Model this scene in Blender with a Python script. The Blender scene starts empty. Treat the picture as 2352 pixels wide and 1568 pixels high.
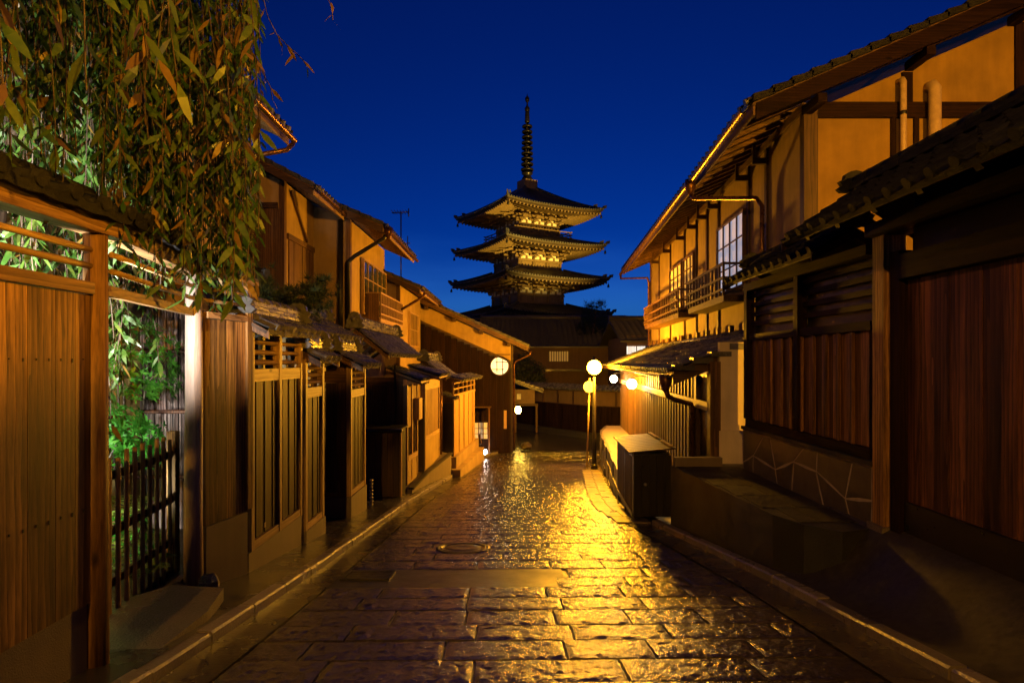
import bpy, math, random
from mathutils import Vector, Matrix
random.seed(7)
R = math.radians
scene = bpy.context.scene
COL = scene.collection

# ---------------------------------------------------------------- camera
cam_d = bpy.data.cameras.new('camera')
cam = bpy.data.objects.new('camera', cam_d)
COL.objects.link(cam)
cam.location = (0, 0, 1.6)
cam.rotation_euler = (R(90), 0, 0)
cam_d.sensor_width = 36
cam_d.lens = 21.43
cam_d.shift_y = 0.0196
cam_d.clip_start = 0.05
cam_d.clip_end = 3000
scene.camera = cam

# ---------------------------------------------------------------- world: sky after sunset
world = bpy.data.worlds.new('World')
scene.world = world
world.use_nodes = True
wn = world.node_tree
bg = wn.nodes['Background']
sky = wn.nodes.new('ShaderNodeTexSky')
sky.sky_type = 'NISHITA'
sky.sun_disc = False
sky.sun_elevation = R(-4.0)
sky.sun_rotation = R(10)
sky.altitude = 50
sky.air_density = 1.0
sky.dust_density = 0.3
sky.ozone_density = 6.0
SKY_TINT = (0.02, 0.72, 1.0, 1)
mixn = wn.nodes.new('ShaderNodeMix')
mixn.data_type = 'RGBA'
mixn.blend_type = 'MULTIPLY'
mixn.inputs[0].default_value = 1.0
mixn.inputs[7].default_value = SKY_TINT
wn.links.new(sky.outputs[0], mixn.inputs[6])
tcw = wn.nodes.new('ShaderNodeTexCoord')
sepw = wn.nodes.new('ShaderNodeSeparateXYZ')
wn.links.new(tcw.outputs['Generated'], sepw.inputs[0])
mapw = wn.nodes.new('ShaderNodeMapping'); mapw.inputs['Scale'].default_value = (1.6, 1.6, 9)
wn.links.new(tcw.outputs['Generated'], mapw.inputs[0])
nsw = wn.nodes.new('ShaderNodeTexNoise'); nsw.inputs['Scale'].default_value = 1.4; nsw.inputs['Detail'].default_value = 4
wn.links.new(mapw.outputs[0], nsw.inputs['Vector'])
addw = wn.nodes.new('ShaderNodeMath'); addw.operation = 'MULTIPLY_ADD'
addw.inputs[1].default_value = 0.16
wn.links.new(nsw.outputs[0], addw.inputs[0]); wn.links.new(sepw.outputs[2], addw.inputs[2])
rngw = wn.nodes.new('ShaderNodeMapRange'); rngw.interpolation_type = 'SMOOTHSTEP'
for k, v in ((1, .30), (2, .16), (3, 0.0), (4, 1.0)): rngw.inputs[k].default_value = v
wn.links.new(addw.outputs[0], rngw.inputs[0])
cloud = wn.nodes.new('ShaderNodeMix'); cloud.data_type = 'RGBA'; cloud.blend_type = 'ADD'
wn.links.new(rngw.outputs[0], cloud.inputs[0]); wn.links.new(mixn.outputs[2], cloud.inputs[6])
cloud.inputs[7].default_value = (.005, .022, .062, 1)
wn.links.new(cloud.outputs[2], bg.inputs[0])
bg.inputs[1].default_value = 2.5

# ---------------------------------------------------------------- exposure, render
scene.view_settings.view_transform = 'Standard'
scene.view_settings.look = 'None'
scene.view_settings.exposure = 0
scene.view_settings.gamma = 1
scene.view_settings.use_curve_mapping = False
cy = scene.cycles
cy.use_denoising = True
cy.max_bounces = 3
cy.diffuse_bounces = 1
cy.glossy_bounces = 2
cy.adaptive_threshold = 0.03
cy.transmission_bounces = 4
cy.transparent_max_bounces = 6
cy.sample_clamp_indirect = 4
cy.sample_clamp_direct = 60
cy.caustics_reflective = False
cy.caustics_refractive = False

SODIUM = (1.0, 0.41, 0.014)
FLOOD = (1.0, 0.62, 0.09)
WHITE = (1.0, 0.93, 0.84)

# ---------------------------------------------------------------- helpers
F = 1400.0
def at(u, v, y):
    return Vector(((u - 1176) / F * y, y, 1.6 + (830 - v) * y / F))

WL = {}
def wloc(o):
    return WL.get(o.name, Vector((0, 0, 0))) if o else Vector((0, 0, 0))

def props(o, label=None, cat=None, group=None, kind=None):
    if label: o['label'] = label
    if cat: o['category'] = cat
    if group: o['group'] = group
    if kind: o['kind'] = kind
    return o

def thing(name, label, cat, loc, group=None):
    o = bpy.data.objects.new(name, None)
    COL.objects.link(o)
    o.location = loc
    o.empty_display_size = 0.2
    WL[o.name] = Vector(loc)
    return props(o, label, cat, group)

def sub(name, parent, loc):
    """an empty that groups sub-parts of one part"""
    o = bpy.data.objects.new(name, None)
    COL.objects.link(o)
    o.parent = parent
    o.location = Vector(loc) - wloc(parent)
    WL[o.name] = Vector(loc)
    return o

def inst(name, mesh, parent, M):
    o = bpy.data.objects.new(name, mesh)
    COL.objects.link(o)
    M = M.copy()
    t = M.translation.copy()
    if parent:
        o.parent = parent
        M.translation = t - wloc(parent)
    o.matrix_basis = M
    WL[o.name] = t
    return o

class MB:
    def __init__(s, fr=None):
        s.v = []; s.f = []; s.mi = []; s.sm = []; s.m = 0; s.smooth = False; s.fr = fr
    def add(s, pts):
        i = len(s.v)
        for p in pts:
            s.v.append(Vector(s.fr(*p)) if s.fr else Vector(p))
        return i
    def face(s, idx):
        s.f.append(idx); s.mi.append(s.m); s.sm.append(s.smooth)
    def poly(s, pts):
        i = s.add(pts); s.face(list(range(i, i + len(pts)))); return s
    def hexa(s, p):
        i = s.add(p)
        for q in ((0,3,2,1),(4,5,6,7),(0,1,5,4),(1,2,6,5),(2,3,7,6),(3,0,4,7)):
            s.face([i + k for k in q])
        return s
    def box(s, x0, x1, y0, y1, z0, z1):
        return s.hexa([(x0,y0,z0),(x1,y0,z0),(x1,y1,z0),(x0,y1,z0),(x0,y0,z1),(x1,y0,z1),(x1,y1,z1),(x0,y1,z1)])
    def beam(s, a, b, w, h, up=(0,0,1)):
        a = Vector(a); b = Vector(b); d = (b - a).normalized(); up = Vector(up)
        l = d.cross(up)
        if l.length < 1e-5: l = d.cross(Vector((1,0,0)))
        l.normalize(); n = l.cross(d).normalized()
        l = l * w / 2; n = n * h / 2
        return s.hexa([a-l-n, a+l-n, b+l-n, b-l-n, a-l+n, a+l+n, b+l+n, b-l+n])
    def tube(s, pts, r, seg=8, caps=True):
        pts = [Vector(p) for p in pts]
        rs = r if isinstance(r, (list, tuple)) else [r] * len(pts)
        rings = []
        up = None
        sm = s.smooth; s.smooth = True
        for k, p in enumerate(pts):
            if k == 0: d = pts[1] - p
            elif k == len(pts) - 1: d = p - pts[k-1]
            else: d = (pts[k+1] - p).normalized() + (p - pts[k-1]).normalized()
            d.normalize()
            if up is None:
                up = d.orthogonal().normalized()
            up = (up - d * up.dot(d)).normalized()
            w = d.cross(up)
            ring = [p + (up * math.cos(2*math.pi*j/seg) + w * math.sin(2*math.pi*j/seg)) * rs[k] for j in range(seg)]
            rings.append(s.add(ring))
        for a, b in zip(rings, rings[1:]):
            for j in range(seg):
                s.face([a+j, a+(j+1)%seg, b+(j+1)%seg, b+j])
        s.smooth = False
        if caps:
            s.face([rings[0]+j for j in reversed(range(seg))])
            s.face([rings[-1]+j for j in range(seg)])
        s.smooth = sm
        return s
    def lathe(s, prof, c, seg=14):
        c = Vector(c); rings = []
        sm = s.smooth; s.smooth = True
        for r, z in prof:
            rings.append(s.add([c + Vector((r*math.cos(2*math.pi*j/seg), r*math.sin(2*math.pi*j/seg), z)) for j in range(seg)]))
        for a, b in zip(rings, rings[1:]):
            for j in range(seg):
                s.face([a+j, a+(j+1)%seg, b+(j+1)%seg, b+j])
        s.smooth = False
        s.face([rings[0]+j for j in reversed(range(seg))]); s.face([rings[-1]+j for j in range(seg)])
        s.smooth = sm
        return s
    def prism(s, pts, vec):
        vec = Vector(vec); n = len(pts)
        i = s.add(pts); j = s.add([Vector(p) + vec for p in pts])
        s.face([i+k for k in reversed(range(n))]); s.face([j+k for k in range(n)])
        for k in range(n):
            s.face([i+k, i+(k+1)%n, j+(k+1)%n, j+k])
        return s
    def sheet(s, rows):
        n = len(rows[0]); ids = [s.add(r) for r in rows]
        for a, b in zip(ids, ids[1:]):
            for k in range(n-1):
                s.face([a+k, a+k+1, b+k+1, b+k])
        return s
    def ball(s, c, r, seg=16, rings=10, sq=1.0):
        prof = []
        for k in range(1, rings):
            a = math.pi * k / rings - math.pi/2
            prof.append((r*math.cos(a), r*math.sin(a)*sq))
        return s.lathe(prof, c, seg)
    def mesh(s, name, mats, origin):
        me = bpy.data.meshes.new(name)
        o = Vector(origin)
        me.from_pydata([tuple(p - o) for p in s.v], [], s.f)
        mats = mats if isinstance(mats, (list, tuple)) else [mats]
        for m in mats: me.materials.append(m)
        me.polygons.foreach_set('material_index', s.mi)
        me.polygons.foreach_set('use_smooth', s.sm)
        me.update()
        return me
    def bounds(s):
        lo = Vector((min(p[k] for p in s.v) for k in range(3)))
        hi = Vector((max(p[k] for p in s.v) for k in range(3)))
        return lo, hi
    def build(s, name, mats, parent=None, origin=None):
        lo, hi = s.bounds()
        if origin is None:
            origin = (lo + hi) / 2
            if parent is None: origin.z = lo.z
        origin = Vector(origin)
        me = s.mesh(name, mats, origin)
        return inst(name, me, parent, Matrix.Translation(origin))

def one(name, parent, mat, *a, **k):
    """a single box part"""
    fr = k.pop('fr', None)
    return MB(fr).box(*a).build(name, mat, parent)
def bar(name, parent, mat, a, b, w, h, up=(0,0,1), fr=None):
    return MB(fr).beam(a, b, w, h, up).build(name, mat, parent)
def pipe(name, parent, mat, pts, r, seg=8, fr=None):
    return MB(fr).tube(pts, r, seg).build(name, mat, parent)

# ---------------------------------------------------------------- materials
class NT:
    def __init__(s, name):
        s.mat = bpy.data.materials.new(name); s.mat.use_nodes = True
        s.t = s.mat.node_tree
        s.b = s.t.nodes['Principled BSDF']
        s.out = s.t.nodes['Material Output']
    def n(s, typ, **k):
        x = s.t.nodes.new('ShaderNode' + typ)
        for a, v in k.items(): setattr(x, a, v)
        return x
    def l(s, a, b): s.t.links.new(a, b)
    def coords(s, scale, rand=True, kind='Object'):
        tc = s.n('TexCoord'); mp = s.n('Mapping')
        mp.inputs['Scale'].default_value = scale
        s.l(tc.outputs[kind], mp.inputs['Vector'])
        if rand:
            oi = s.n('ObjectInfo'); mul = s.n('Math', operation='MULTIPLY'); mul.inputs[1].default_value = 37.0
            s.l(oi.outputs['Random'], mul.inputs[0])
            cx = s.n('CombineXYZ')
            s.l(mul.outputs[0], cx.inputs[0]); s.l(mul.outputs[0], cx.inputs[1]); s.l(mul.outputs[0], cx.inputs[2])
            s.l(cx.outputs[0], mp.inputs['Location'])
        return mp.outputs[0]
    def noise(s, vec, scale=5, detail=4, rough=.55, dist=0):
        x = s.n('TexNoise'); x.inputs['Scale'].default_value = scale; x.inputs['Detail'].default_value = detail
        x.inputs['Roughness'].default_value = rough; x.inputs['Distortion'].default_value = dist
        s.l(vec, x.inputs['Vector']); return x.outputs[0]
    def ramp(s, fac, stops):
        x = s.n('ValToRGB'); e = x.color_ramp.elements
        e[0].position, e[0].color = stops[0][0], (*stops[0][1], 1)
        e[1].position, e[1].color = stops[-1][0], (*stops[-1][1], 1)
        for p, c in stops[1:-1]:
            q = e.new(p); q.color = (*c, 1)
        s.l(fac, x.inputs[0]); return x.outputs[0]
    def val(s, fac, a, b, c=0.0, d=1.0):
        x = s.n('MapRange'); x.inputs[1].default_value = c; x.inputs[2].default_value = d
        x.inputs[3].default_value = a; x.inputs[4].default_value = b
        s.l(fac, x.inputs[0]); return x.outputs[0]
    def mul(s, a, b, op='MULTIPLY'):
        x = s.n('Math', operation=op)
        for k, q in enumerate((a, b)):
            if isinstance(q, (int, float)): x.inputs[k].default_value = q
            else: s.l(q, x.inputs[k])
        return x.outputs[0]
    def mix(s, fac, a, b, typ='MIX'):
        x = s.n('Mix', data_type='RGBA', blend_type=typ)
        for k, q in ((0, fac), (6, a), (7, b)):
            if isinstance(q, (int, float)): x.inputs[k].default_value = q
            elif isinstance(q, tuple): x.inputs[k].default_value = (*q, 1)
            else: s.l(q, x.inputs[k])
        return x.outputs[2]
    def bump(s, h, strength=.3, dist=.01, prev=None):
        x = s.n('Bump'); x.inputs['Strength'].default_value = strength; x.inputs['Distance'].default_value = dist
        s.l(h, x.inputs['Height'])
        if prev is not None: s.l(prev, x.inputs['Normal'])
        return x.outputs[0]
    def rand_value(s, col, lo, hi):
        oi = s.n('ObjectInfo'); r = s.val(oi.outputs['Random'], lo, hi)
        cx = s.n('CombineColor')
        for k in range(3): s.l(r, cx.inputs[k])
        return s.mix(1.0, col, cx.outputs[0], 'MULTIPLY')

def wood(name, dark, light, axis='z', rough=.5, ring=13.0, lo=.6, hi=1.2, bump=.6, wear=.7, spec=.35):
    """sawn timber: growth rings round a pith near the board, long dark weather streaks"""
    m = NT(name)
    sc = {'z': (1, 1, .07), 'y': (1, .07, 1), 'x': (.07, 1, 1)}[axis]
    tc = m.n('TexCoord'); oi = m.n('ObjectInfo')
    r1 = oi.outputs['Random']
    r2 = m.mul(m.mul(r1, 17.31), 1.0, 'FRACT')
    off = m.n('CombineXYZ')
    small1 = m.val(r1, -.16, .16); small2 = m.val(r2, .03, .2); big_ = m.mul(r2, 23.0)
    order = {'z': (small1, small2, big_), 'y': (small1, big_, small2), 'x': (big_, small1, small2)}[axis]
    for k, o in enumerate(order): m.l(o, off.inputs[k])
    mp = m.n('Mapping'); mp.inputs['Scale'].default_value = sc
    m.l(tc.outputs['Object'], mp.inputs['Vector']); m.l(off.outputs[0], mp.inputs['Location'])
    v = mp.outputs[0]
    w = m.n('TexWave', wave_type='RINGS', rings_direction=axis.upper(), wave_profile='SAW')
    w.inputs['Scale'].default_value = ring * .55; w.inputs['Distortion'].default_value = 5.0
    w.inputs['Detail'].default_value = 1.5; w.inputs['Detail Scale'].default_value = 2.2
    m.l(v, w.inputs['Vector'])
    fine = m.noise(v, 120, 2, .7)
    midn = m.noise(v, 32, 3, .7)
    big = m.noise(v, 6.5, 3, .65)
    f = m.mul(m.mul(w.outputs['Fac'], .26), m.mul(m.mul(fine, .37), m.mul(midn, .37), 'ADD'), 'ADD')
    col = m.ramp(f, [(.32, dark), (.5, tuple((a+b)/2 for a, b in zip(dark, light))), (.66, light)])
    grey = tuple(x*.25 for x in dark)
    stain = m.val(big, 0, 1, .46, .70)
    col = m.mix(m.mul(stain, wear), col, grey)
    ks = {'z': (1, 1, .4), 'y': (1, .4, 1), 'x': (.4, 1, 1)}[axis]
    mk = m.n('Mapping'); mk.inputs['Scale'].default_value = ks
    m.l(tc.outputs['Object'], mk.inputs['Vector']); m.l(off.outputs[0], mk.inputs['Location'])
    vk = m.n('TexVoronoi'); vk.inputs['Scale'].default_value = 3.2
    m.l(mk.outputs[0], vk.inputs['Vector'])
    knot = m.val(vk.outputs['Distance'], .85, 0, .04, .10)
    col = m.mix(knot, col, tuple(x*.2 for x in dark))
    col = m.rand_value(col, lo, hi)
    m.l(col, m.b.inputs['Base Color'])
    m.l(m.val(fine, rough-.12, rough+.2), m.b.inputs['Roughness'])
    m.b.inputs['Specular IOR Level'].default_value = spec
    m.l(m.bump(f, bump, .006), m.b.inputs['Normal'])
    return m.mat

def plaster(name, col, rough=.85, var=.12, bump=.25):
    m = NT(name)
    v = m.coords((1, 1, 1), kind='Object')
    a = m.noise(v, 1.3, 5, .6); b = m.noise(v, 90, 3, .6)
    d = m.noise(m.coords((2.2, 2.2, .25)), 3, 4, .6)
    k = m.val(a, 1-var, 1+var, .3, .7)
    kk = m.mul(k, m.val(d, .86, 1.08, .3, .7))
    cx = m.n('CombineColor')
    for i in range(3): m.l(kk, cx.inputs[i])
    m.l(m.mix(1.0, col, cx.outputs[0], 'MULTIPLY'), m.b.inputs['Base Color'])
    m.b.inputs['Roughness'].default_value = rough
    m.l(m.bump(b, bump, .004, m.bump(a, .3, .02)), m.b.inputs['Normal'])
    return m.mat

def wet(name, c1, c2, rough=(.12, .45), nscale=30, bump=.6, bdist=.012, spec=.5, puddle=0.0, coat=0.0, fine=140):
    m = NT(name)
    v = m.coords((1, 1, 1))
    a = m.noise(v, nscale, 4, .62); b = m.noise(v, fine, 3, .6); c = m.noise(v, 1.6, 4, .6)
    col = m.ramp(m.mul(m.mul(a, .6), m.mul(c, .4), 'ADD'), [(.3, c1), (.68, c2)])
    m.l(m.rand_value(col, .72, 1.2), m.b.inputs['Base Color'])
    r = m.val(c, rough[0], rough[1], .35, .68)
    m.l(r, m.b.inputs['Roughness'])
    m.b.inputs['Specular IOR Level'].default_value = spec
    h = m.mul(a, m.mul(b, .25), 'ADD')
    nb = m.bump(h, bump, bdist)
    m.l(nb, m.b.inputs['Normal']); m.l(nb, m.b.inputs['Coat Normal'])
    if coat:
        m.b.inputs['Coat Weight'].default_value = coat; m.b.inputs['Coat Roughness'].default_value = .16
    return m.mat

def plain(name, col, rough=.5, metal=0.0, var=.15, nscale=12, bump=.1):
    m = NT(name)
    v = m.coords((1, 1, 1)); a = m.noise(v, nscale, 4, .6)
    col2 = m.ramp(a, [(.3, tuple(x*(1-var) for x in col)), (.7, tuple(min(1, x*(1+var)) for x in col))])
    m.l(col2, m.b.inputs['Base Color'])
    m.l(m.val(a, max(.04, rough-.12), rough+.12, .3, .7), m.b.inputs['Roughness'])
    m.b.inputs['Metallic'].default_value = metal
    m.l(m.bump(a, bump, .01), m.b.inputs['Normal'])
    return m.mat

def glow(name, col, strength):
    m = NT(name)
    m.b.inputs['Base Color'].default_value = (.8, .8, .8, 1)
    m.b.inputs['Emission Color'].default_value = (*col, 1)
    m.b.inputs['Emission Strength'].default_value = strength
    return m.mat

def paper_glow(name, col, strength):
    m = NT(name)
    a = m.noise(m.coords((1, 1, 1)), 3, 3, .6)
    m.b.inputs['Base Color'].default_value = (.8, .78, .7, 1)
    m.b.inputs['Emission Color'].default_value = (*col, 1)
    m.l(m.val(a, strength*.75, strength*1.15, .3, .7), m.b.inputs['Emission Strength'])
    m.mat.cycles.emission_sampling = 'NONE'
    return m.mat

def leafmat(name, c1, c2, trans=.35, rough=.4):
    m = NT(name)
    oi = m.n('ObjectInfo')
    v = m.coords((1, 1, 1), rand=False)
    a = m.noise(v, 9, 3, .7)
    rr = m.mul(m.mul(a, .75), m.mul(oi.outputs['Random'], .25), 'ADD')
    col = m.ramp(rr, [(.38, c1), (.6, c2)])
    m.l(col, m.b.inputs['Base Color']); m.b.inputs['Roughness'].default_value = rough
    tr = m.n('BsdfTranslucent'); m.l(col, tr.inputs['Color'])
    mx = m.n('MixShader'); mx.inputs[0].default_value = trans
    m.l(m.b.outputs[0], mx.inputs[1]); m.l(tr.outputs[0], mx.inputs[2]); m.l(mx.outputs[0], m.out.inputs[0])
    return m.mat

M = {}
M['fence'] = wood('fence_board_wood', (.085, .036, .011), (.50, .27, .088), lo=.42, hi=1.3, wear=.85)
M['fence_x'] = wood('rail_wood', (.12, .058, .02), (.38, .22, .09), axis='y')
M['cedar'] = wood('new_cedar', (.28, .16, .06), (.52, .34, .15), lo=.85, hi=1.1, wear=.3, bump=.3)
M['cedar_y'] = wood('new_cedar_rail', (.28, .16, .06), (.52, .34, .15), axis='y', lo=.85, hi=1.1, wear=.3, bump=.3)
M['slat'] = wood('dark_stained_slat', (.02, .010, .005), (.085, .042, .017), lo=.6, hi=1.2, rough=.5, wear=.5, bump=.9, spec=.2)
M['dark'] = wood('weathered_dark_wood', (.03, .016, .009), (.105, .056, .028), lo=.7, hi=1.2, wear=.4)
M['dark_y'] = wood('dark_timber_y', (.03, .016, .009), (.105, .056, .028), axis='y', lo=.8, hi=1.1)
M['dark_x'] = wood('dark_timber_x', (.03, .016, .009), (.105, .056, .028), axis='x', lo=.8, hi=1.1)
M['char'] = wood('near_black_timber', (.008, .004, .003), (.028, .013, .008), lo=.8, hi=1.1, spec=.06)
M['char_x'] = wood('near_black_timber_x', (.008, .004, .003), (.028, .013, .008), axis='x', lo=.8, hi=1.1, spec=.06)
M['char_y'] = wood('near_black_timber_y', (.008, .004, .003), (.028, .013, .008), axis='y', lo=.8, hi=1.1, spec=.06)
M['brown'] = wood('brown_board', (.055, .026, .012), (.2, .105, .045), lo=.6, hi=1.25, wear=.4)
M['fence_brown'] = wood('weathered_red_brown_board', (.07, .028, .012), (.36, .17, .075), lo=.35, hi=1.35, wear=.85)
M['brown_y'] = wood('brown_timber_y', (.055, .026, .012), (.2, .105, .045), axis='y')
M['brown_x'] = wood('brown_timber_x', (.055, .026, .012), (.2, .105, .045), axis='x')
M['red'] = wood('red_brown_door_board', (.04, .015, .009), (.20, .078, .038), lo=.35, hi=1.4, wear=.9)
M['log'] = wood('pale_log', (.30, .22, .18), (.52, .42, .36), lo=.95, hi=1.05, wear=.25)
M['bamboo'] = wood('bamboo_cane', (.22, .13, .055), (.45, .30, .13), lo=.7, hi=1.15, wear=.4)
M['bamboo_y'] = wood('bamboo_rail', (.22, .13, .055), (.45, .30, .13), axis='y', wear=.4)
M['brush'] = wood('brushwood', (.05, .03, .03), (.42, .30, .28), lo=.3, hi=1.2, wear=.6, bump=.9)
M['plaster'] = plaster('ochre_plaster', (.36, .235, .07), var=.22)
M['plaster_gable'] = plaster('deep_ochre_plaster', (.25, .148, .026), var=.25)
M['plaster_lamplit'] = plaster('lamplit_end_plaster', (.70, .60, .45))  # lightened so its colour carries the lamplight on the end wall
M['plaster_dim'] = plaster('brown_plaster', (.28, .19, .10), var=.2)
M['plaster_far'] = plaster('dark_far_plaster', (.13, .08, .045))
M['base'] = plaster('pebbled_cement', (.17, .13, .095), rough=.6, bump=.9)
M['concrete'] = wet('damp_concrete', (.015, .013, .011), (.048, .040, .033), rough=(.45, .8), nscale=14, bump=.5, spec=.3)
M['pave'] = wet('wet_dark_pebble_paving', (.016, .015, .014), (.07, .062, .054), rough=(.15, .4), nscale=90, bump=1, bdist=.003)
M['stone'] = wet('wet_granite_sett', (.018, .015, .015), (.075, .058, .054), rough=(.12, .26), nscale=40, bump=1.0, bdist=.0065, spec=.6, coat=.3, fine=100)
M['gutter'] = wet('wet_gutter_cement', (.028, .023, .019), (.075, .06, .047), rough=(.16, .4), nscale=22, bump=.3)
M['joint'] = wet('dark_joint_mortar', (.03, .025, .02), (.075, .06, .048), rough=(.3, .6), nscale=50, bump=.6)
M['kerb'] = wet('granite_kerb', (.12, .10, .08), (.27, .23, .185), rough=(.2, .45), nscale=40, bump=.5)
M['asphalt'] = wet('wet_asphalt_and_terrace_shade', (.010, .010, .010), (.035, .033, .032), rough=(.32, .58), nscale=60, bump=1, bdist=.004)
M['soil'] = wet('garden_soil', (.02, .014, .009), (.07, .045, .028), rough=(.4, .8), nscale=30, bump=.9)
M['rock'] = wet('garden_rock', (.03, .024, .018), (.12, .09, .06), rough=(.25, .6), nscale=9, bump=.9, bdist=.05)
M['stepstone'] = wet('stepping_stone_granite', (.085, .066, .048), (.21, .165, .12), rough=(.25, .5), nscale=45, bump=.9, bdist=.02)
M['wallstone'] = wet('dark_facing_stone', (.05, .04, .036), (.12, .095, .085), rough=(.3, .55), nscale=7, bump=.4)
M['mortar'] = plain('pale_mortar', (.42, .36, .31), .8)
M['tile'] = wet('wet_roof_tile', (.05, .05, .052), (.15, .145, .14), rough=(.16, .42), nscale=12, bump=.25, coat=.25)
M['tile_old'] = wet('old_roof_tile', (.025, .025, .027), (.075, .072, .07), rough=(.3, .6), nscale=10, bump=.3)
M['tile_dull'] = wet('dull_roof_tile', (.010, .010, .011), (.03, .03, .032), rough=(.7, .9), nscale=14, bump=.6, bdist=.03, spec=.08)
M['black'] = plain('black_painted_wood', (.016, .013, .012), .38)
M['iron'] = plain('dark_iron', (.03, .027, .025), .4, .6)
M['copper'] = plain('brown_copper_gutter', (.16, .075, .035), .32, .7)
M['pvc'] = plain('ochre_plastic_pipe', (.42, .30, .17), .45)
M['steel'] = plain('grey_steel', (.35, .33, .30), .4, .5)
M['signwhite'] = plain('sign_white', (.8, .78, .7), .45)
M['glass'] = plain('window_glass', (.03, .04, .055), .06, 0, .05, 2, 0)
M['glass_lit'] = paper_glow('lit_window_paper', (.62, .68, .9), .42)
M['glass_dim'] = paper_glow('dim_window_paper', (1.0, .55, .15), .06)
M['round_lit'] = paper_glow('round_window_paper', (1.0, .90, .56), .92)
M['white_lit'] = paper_glow('white_window_paper', (.95, .95, .85), 1.1)
M['bark'] = wood('willow_bark', (.03, .02, .013), (.10, .07, .045), wear=.5, bump=.9)
M['leaf'] = leafmat('willow_leaf', (.028, .08, .010), (.10, .15, .024))
M['leaf_dry'] = leafmat('willow_leaf_autumn', (.13, .075, .014), (.22, .14, .03))
M['shrub'] = leafmat('shrub_leaf', (.03, .16, .015), (.09, .30, .03))
M['fern'] = leafmat('fern_frond', (.11, .19, .025), (.24, .30, .05))
M['pine'] = leafmat('pine_needles', (.008, .018, .008), (.03, .05, .02), .15)
M['far_leaf'] = leafmat('dark_tree_leaf', (.02, .04, .012), (.07, .085, .03))
M['pagoda'] = wood('pagoda_wood', (.12, .075, .03), (.30, .20, .085), lo=.9, hi=1.1, wear=.3)
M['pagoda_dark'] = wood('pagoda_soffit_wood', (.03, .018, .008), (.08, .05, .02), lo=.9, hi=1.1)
M['pagoda_white'] = plaster('pagoda_plaster', (.75, .68, .5))
M['bronze'] = plain('spire_bronze', (.035, .03, .026), .35, .6)
M['gold'] = plain('spire_gilt_core', (.30, .22, .05), .5)

# ================================================================ the street
def zs(y):
    if y > 38: return -2.766
    if y < 0: return -.145 * y
    return -.145 * y + .0019 * y * y
def lerp_tab(tab, y):
    if y <= tab[0][0]: return tab[0][1]
    for (a, b), (c, d) in zip(tab, tab[1:]):
        if y <= c:
            t = (y - a) / (c - a)
            return b + (d - b) * t
    return tab[-1][1]
XL = [(0, -2.43), (12, -2.40), (15, -2.30), (20, -1.86), (24, -1.46), (26.5, -1.12), (28.2, -.35), (29.2, .55)]
XR = [(0, 3.02), (6.6, 2.98), (9, 2.80), (10.7, 2.62), (13, 2.42), (16, 2.62), (20, 3.0), (24, 3.35), (27, 4.2), (29.2, 5.4)]
def xl(y): return lerp_tab(XL, y)
def xr(y): return lerp_tab(XR, y)

def frange(a, b, n):
    return [a + (b - a) * k / (n - 1) for k in range(n)]

# ground under everything
g = MB()
ys = [-40, -12, -6, 0] + frange(2, 40, 30) + [60, 100, 200, 600, 1500]
g.sheet([[(-900 if k == 0 else 900 if k == 8 else -40 + k * 10, y, zs(max(y, -12)) - .09) for k in range(9)] for y in ys])
props(g.build('ground', M['soil'], None), kind='structure')

st = MB()
ys = frange(-3, 29.2, 80)
st.sheet([[(xl(y) + (xr(y) - xl(y)) * t, y, zs(y) - .028) for t in frange(0, 1, 5)] for y in ys])
street = st.build('street', M['joint'])
props(street, kind='structure')

# the lane that turns off behind the corner house
ln = MB()
ln.sheet([[(x, y, zs(y) - .012) for x in frange(-30, 14, 23)] for y in frange(29.0, 42, 14)])
lane = ln.build('lane', M['stone'])
props(lane, kind='structure')

# gutter strips, flush and wet
for nm, side in (('gutter', -1), ('gutter', 1)):
    q = MB()
    rows = []
    for y in frange(-2, 27.0, 60):
        e = xl(y) if side < 0 else xr(y)
        w = .36 if side < 0 else .42
        a, b = (e, e + w) if side < 0 else (e - w, e)
        rows.append([(a, y, zs(y) - .004), (b, y, zs(y) - .006)])
    q.sheet(rows)
    props(q.build(nm, M['gutter']), kind='structure')

# setts: rows across the street, each stone its own slab with a rounded, uneven top
def sett_mesh(L, D, seed):
    """hand-dressed granite: a chiselled, faceted top with worn edges"""
    rnd = random.Random(seed * 31 + int(L * 1000))
    nx = max(4, round(L / .046)); ny = max(4, round(D / .046))
    q = MB(); q.smooth = False
    rows = []
    for b in range(ny + 1):
        row = []
        for a in range(nx + 1):
            ex = a in (0, nx); ey = b in (0, ny)
            x = -L/2 + L * a / nx; y = -D/2 + D * b / ny
            if not ex: x += rnd.uniform(-.014, .014)
            if not ey: y += rnd.uniform(-.014, .014)
            if ex: x += rnd.uniform(-.004, .004)
            if ey: y += rnd.uniform(-.004, .004)
            z = -.007 + rnd.uniform(-.003, .003) if (ex or ey) else rnd.gauss(0, .0029)
            row.append((x, y, z))
        rows.append(row)
    for b in range(ny):
        for a in range(nx):
            p = [rows[b][a], rows[b][a+1], rows[b+1][a+1], rows[b+1][a]]
            if (a + b) % 2: q.poly([p[0], p[1], p[2]]); q.poly([p[0], p[2], p[3]])
            else: q.poly([p[0], p[1], p[3]]); q.poly([p[1], p[2], p[3]])
    ring = rows[0] + [r[-1] for r in rows[1:]] + rows[-1][-2::-1] + [r[0] for r in rows[-2:0:-1]]
    for p, r in zip(ring, ring[1:] + ring[:1]):
        q.poly([p, (p[0], p[1], -.06), (r[0], r[1], -.06), r])
    return q.mesh('paving_stone', M['stone'], (0, 0, 0))
LENS = (.42, .55, .68, .82, .95, 1.08)
SETT = {}
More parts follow.
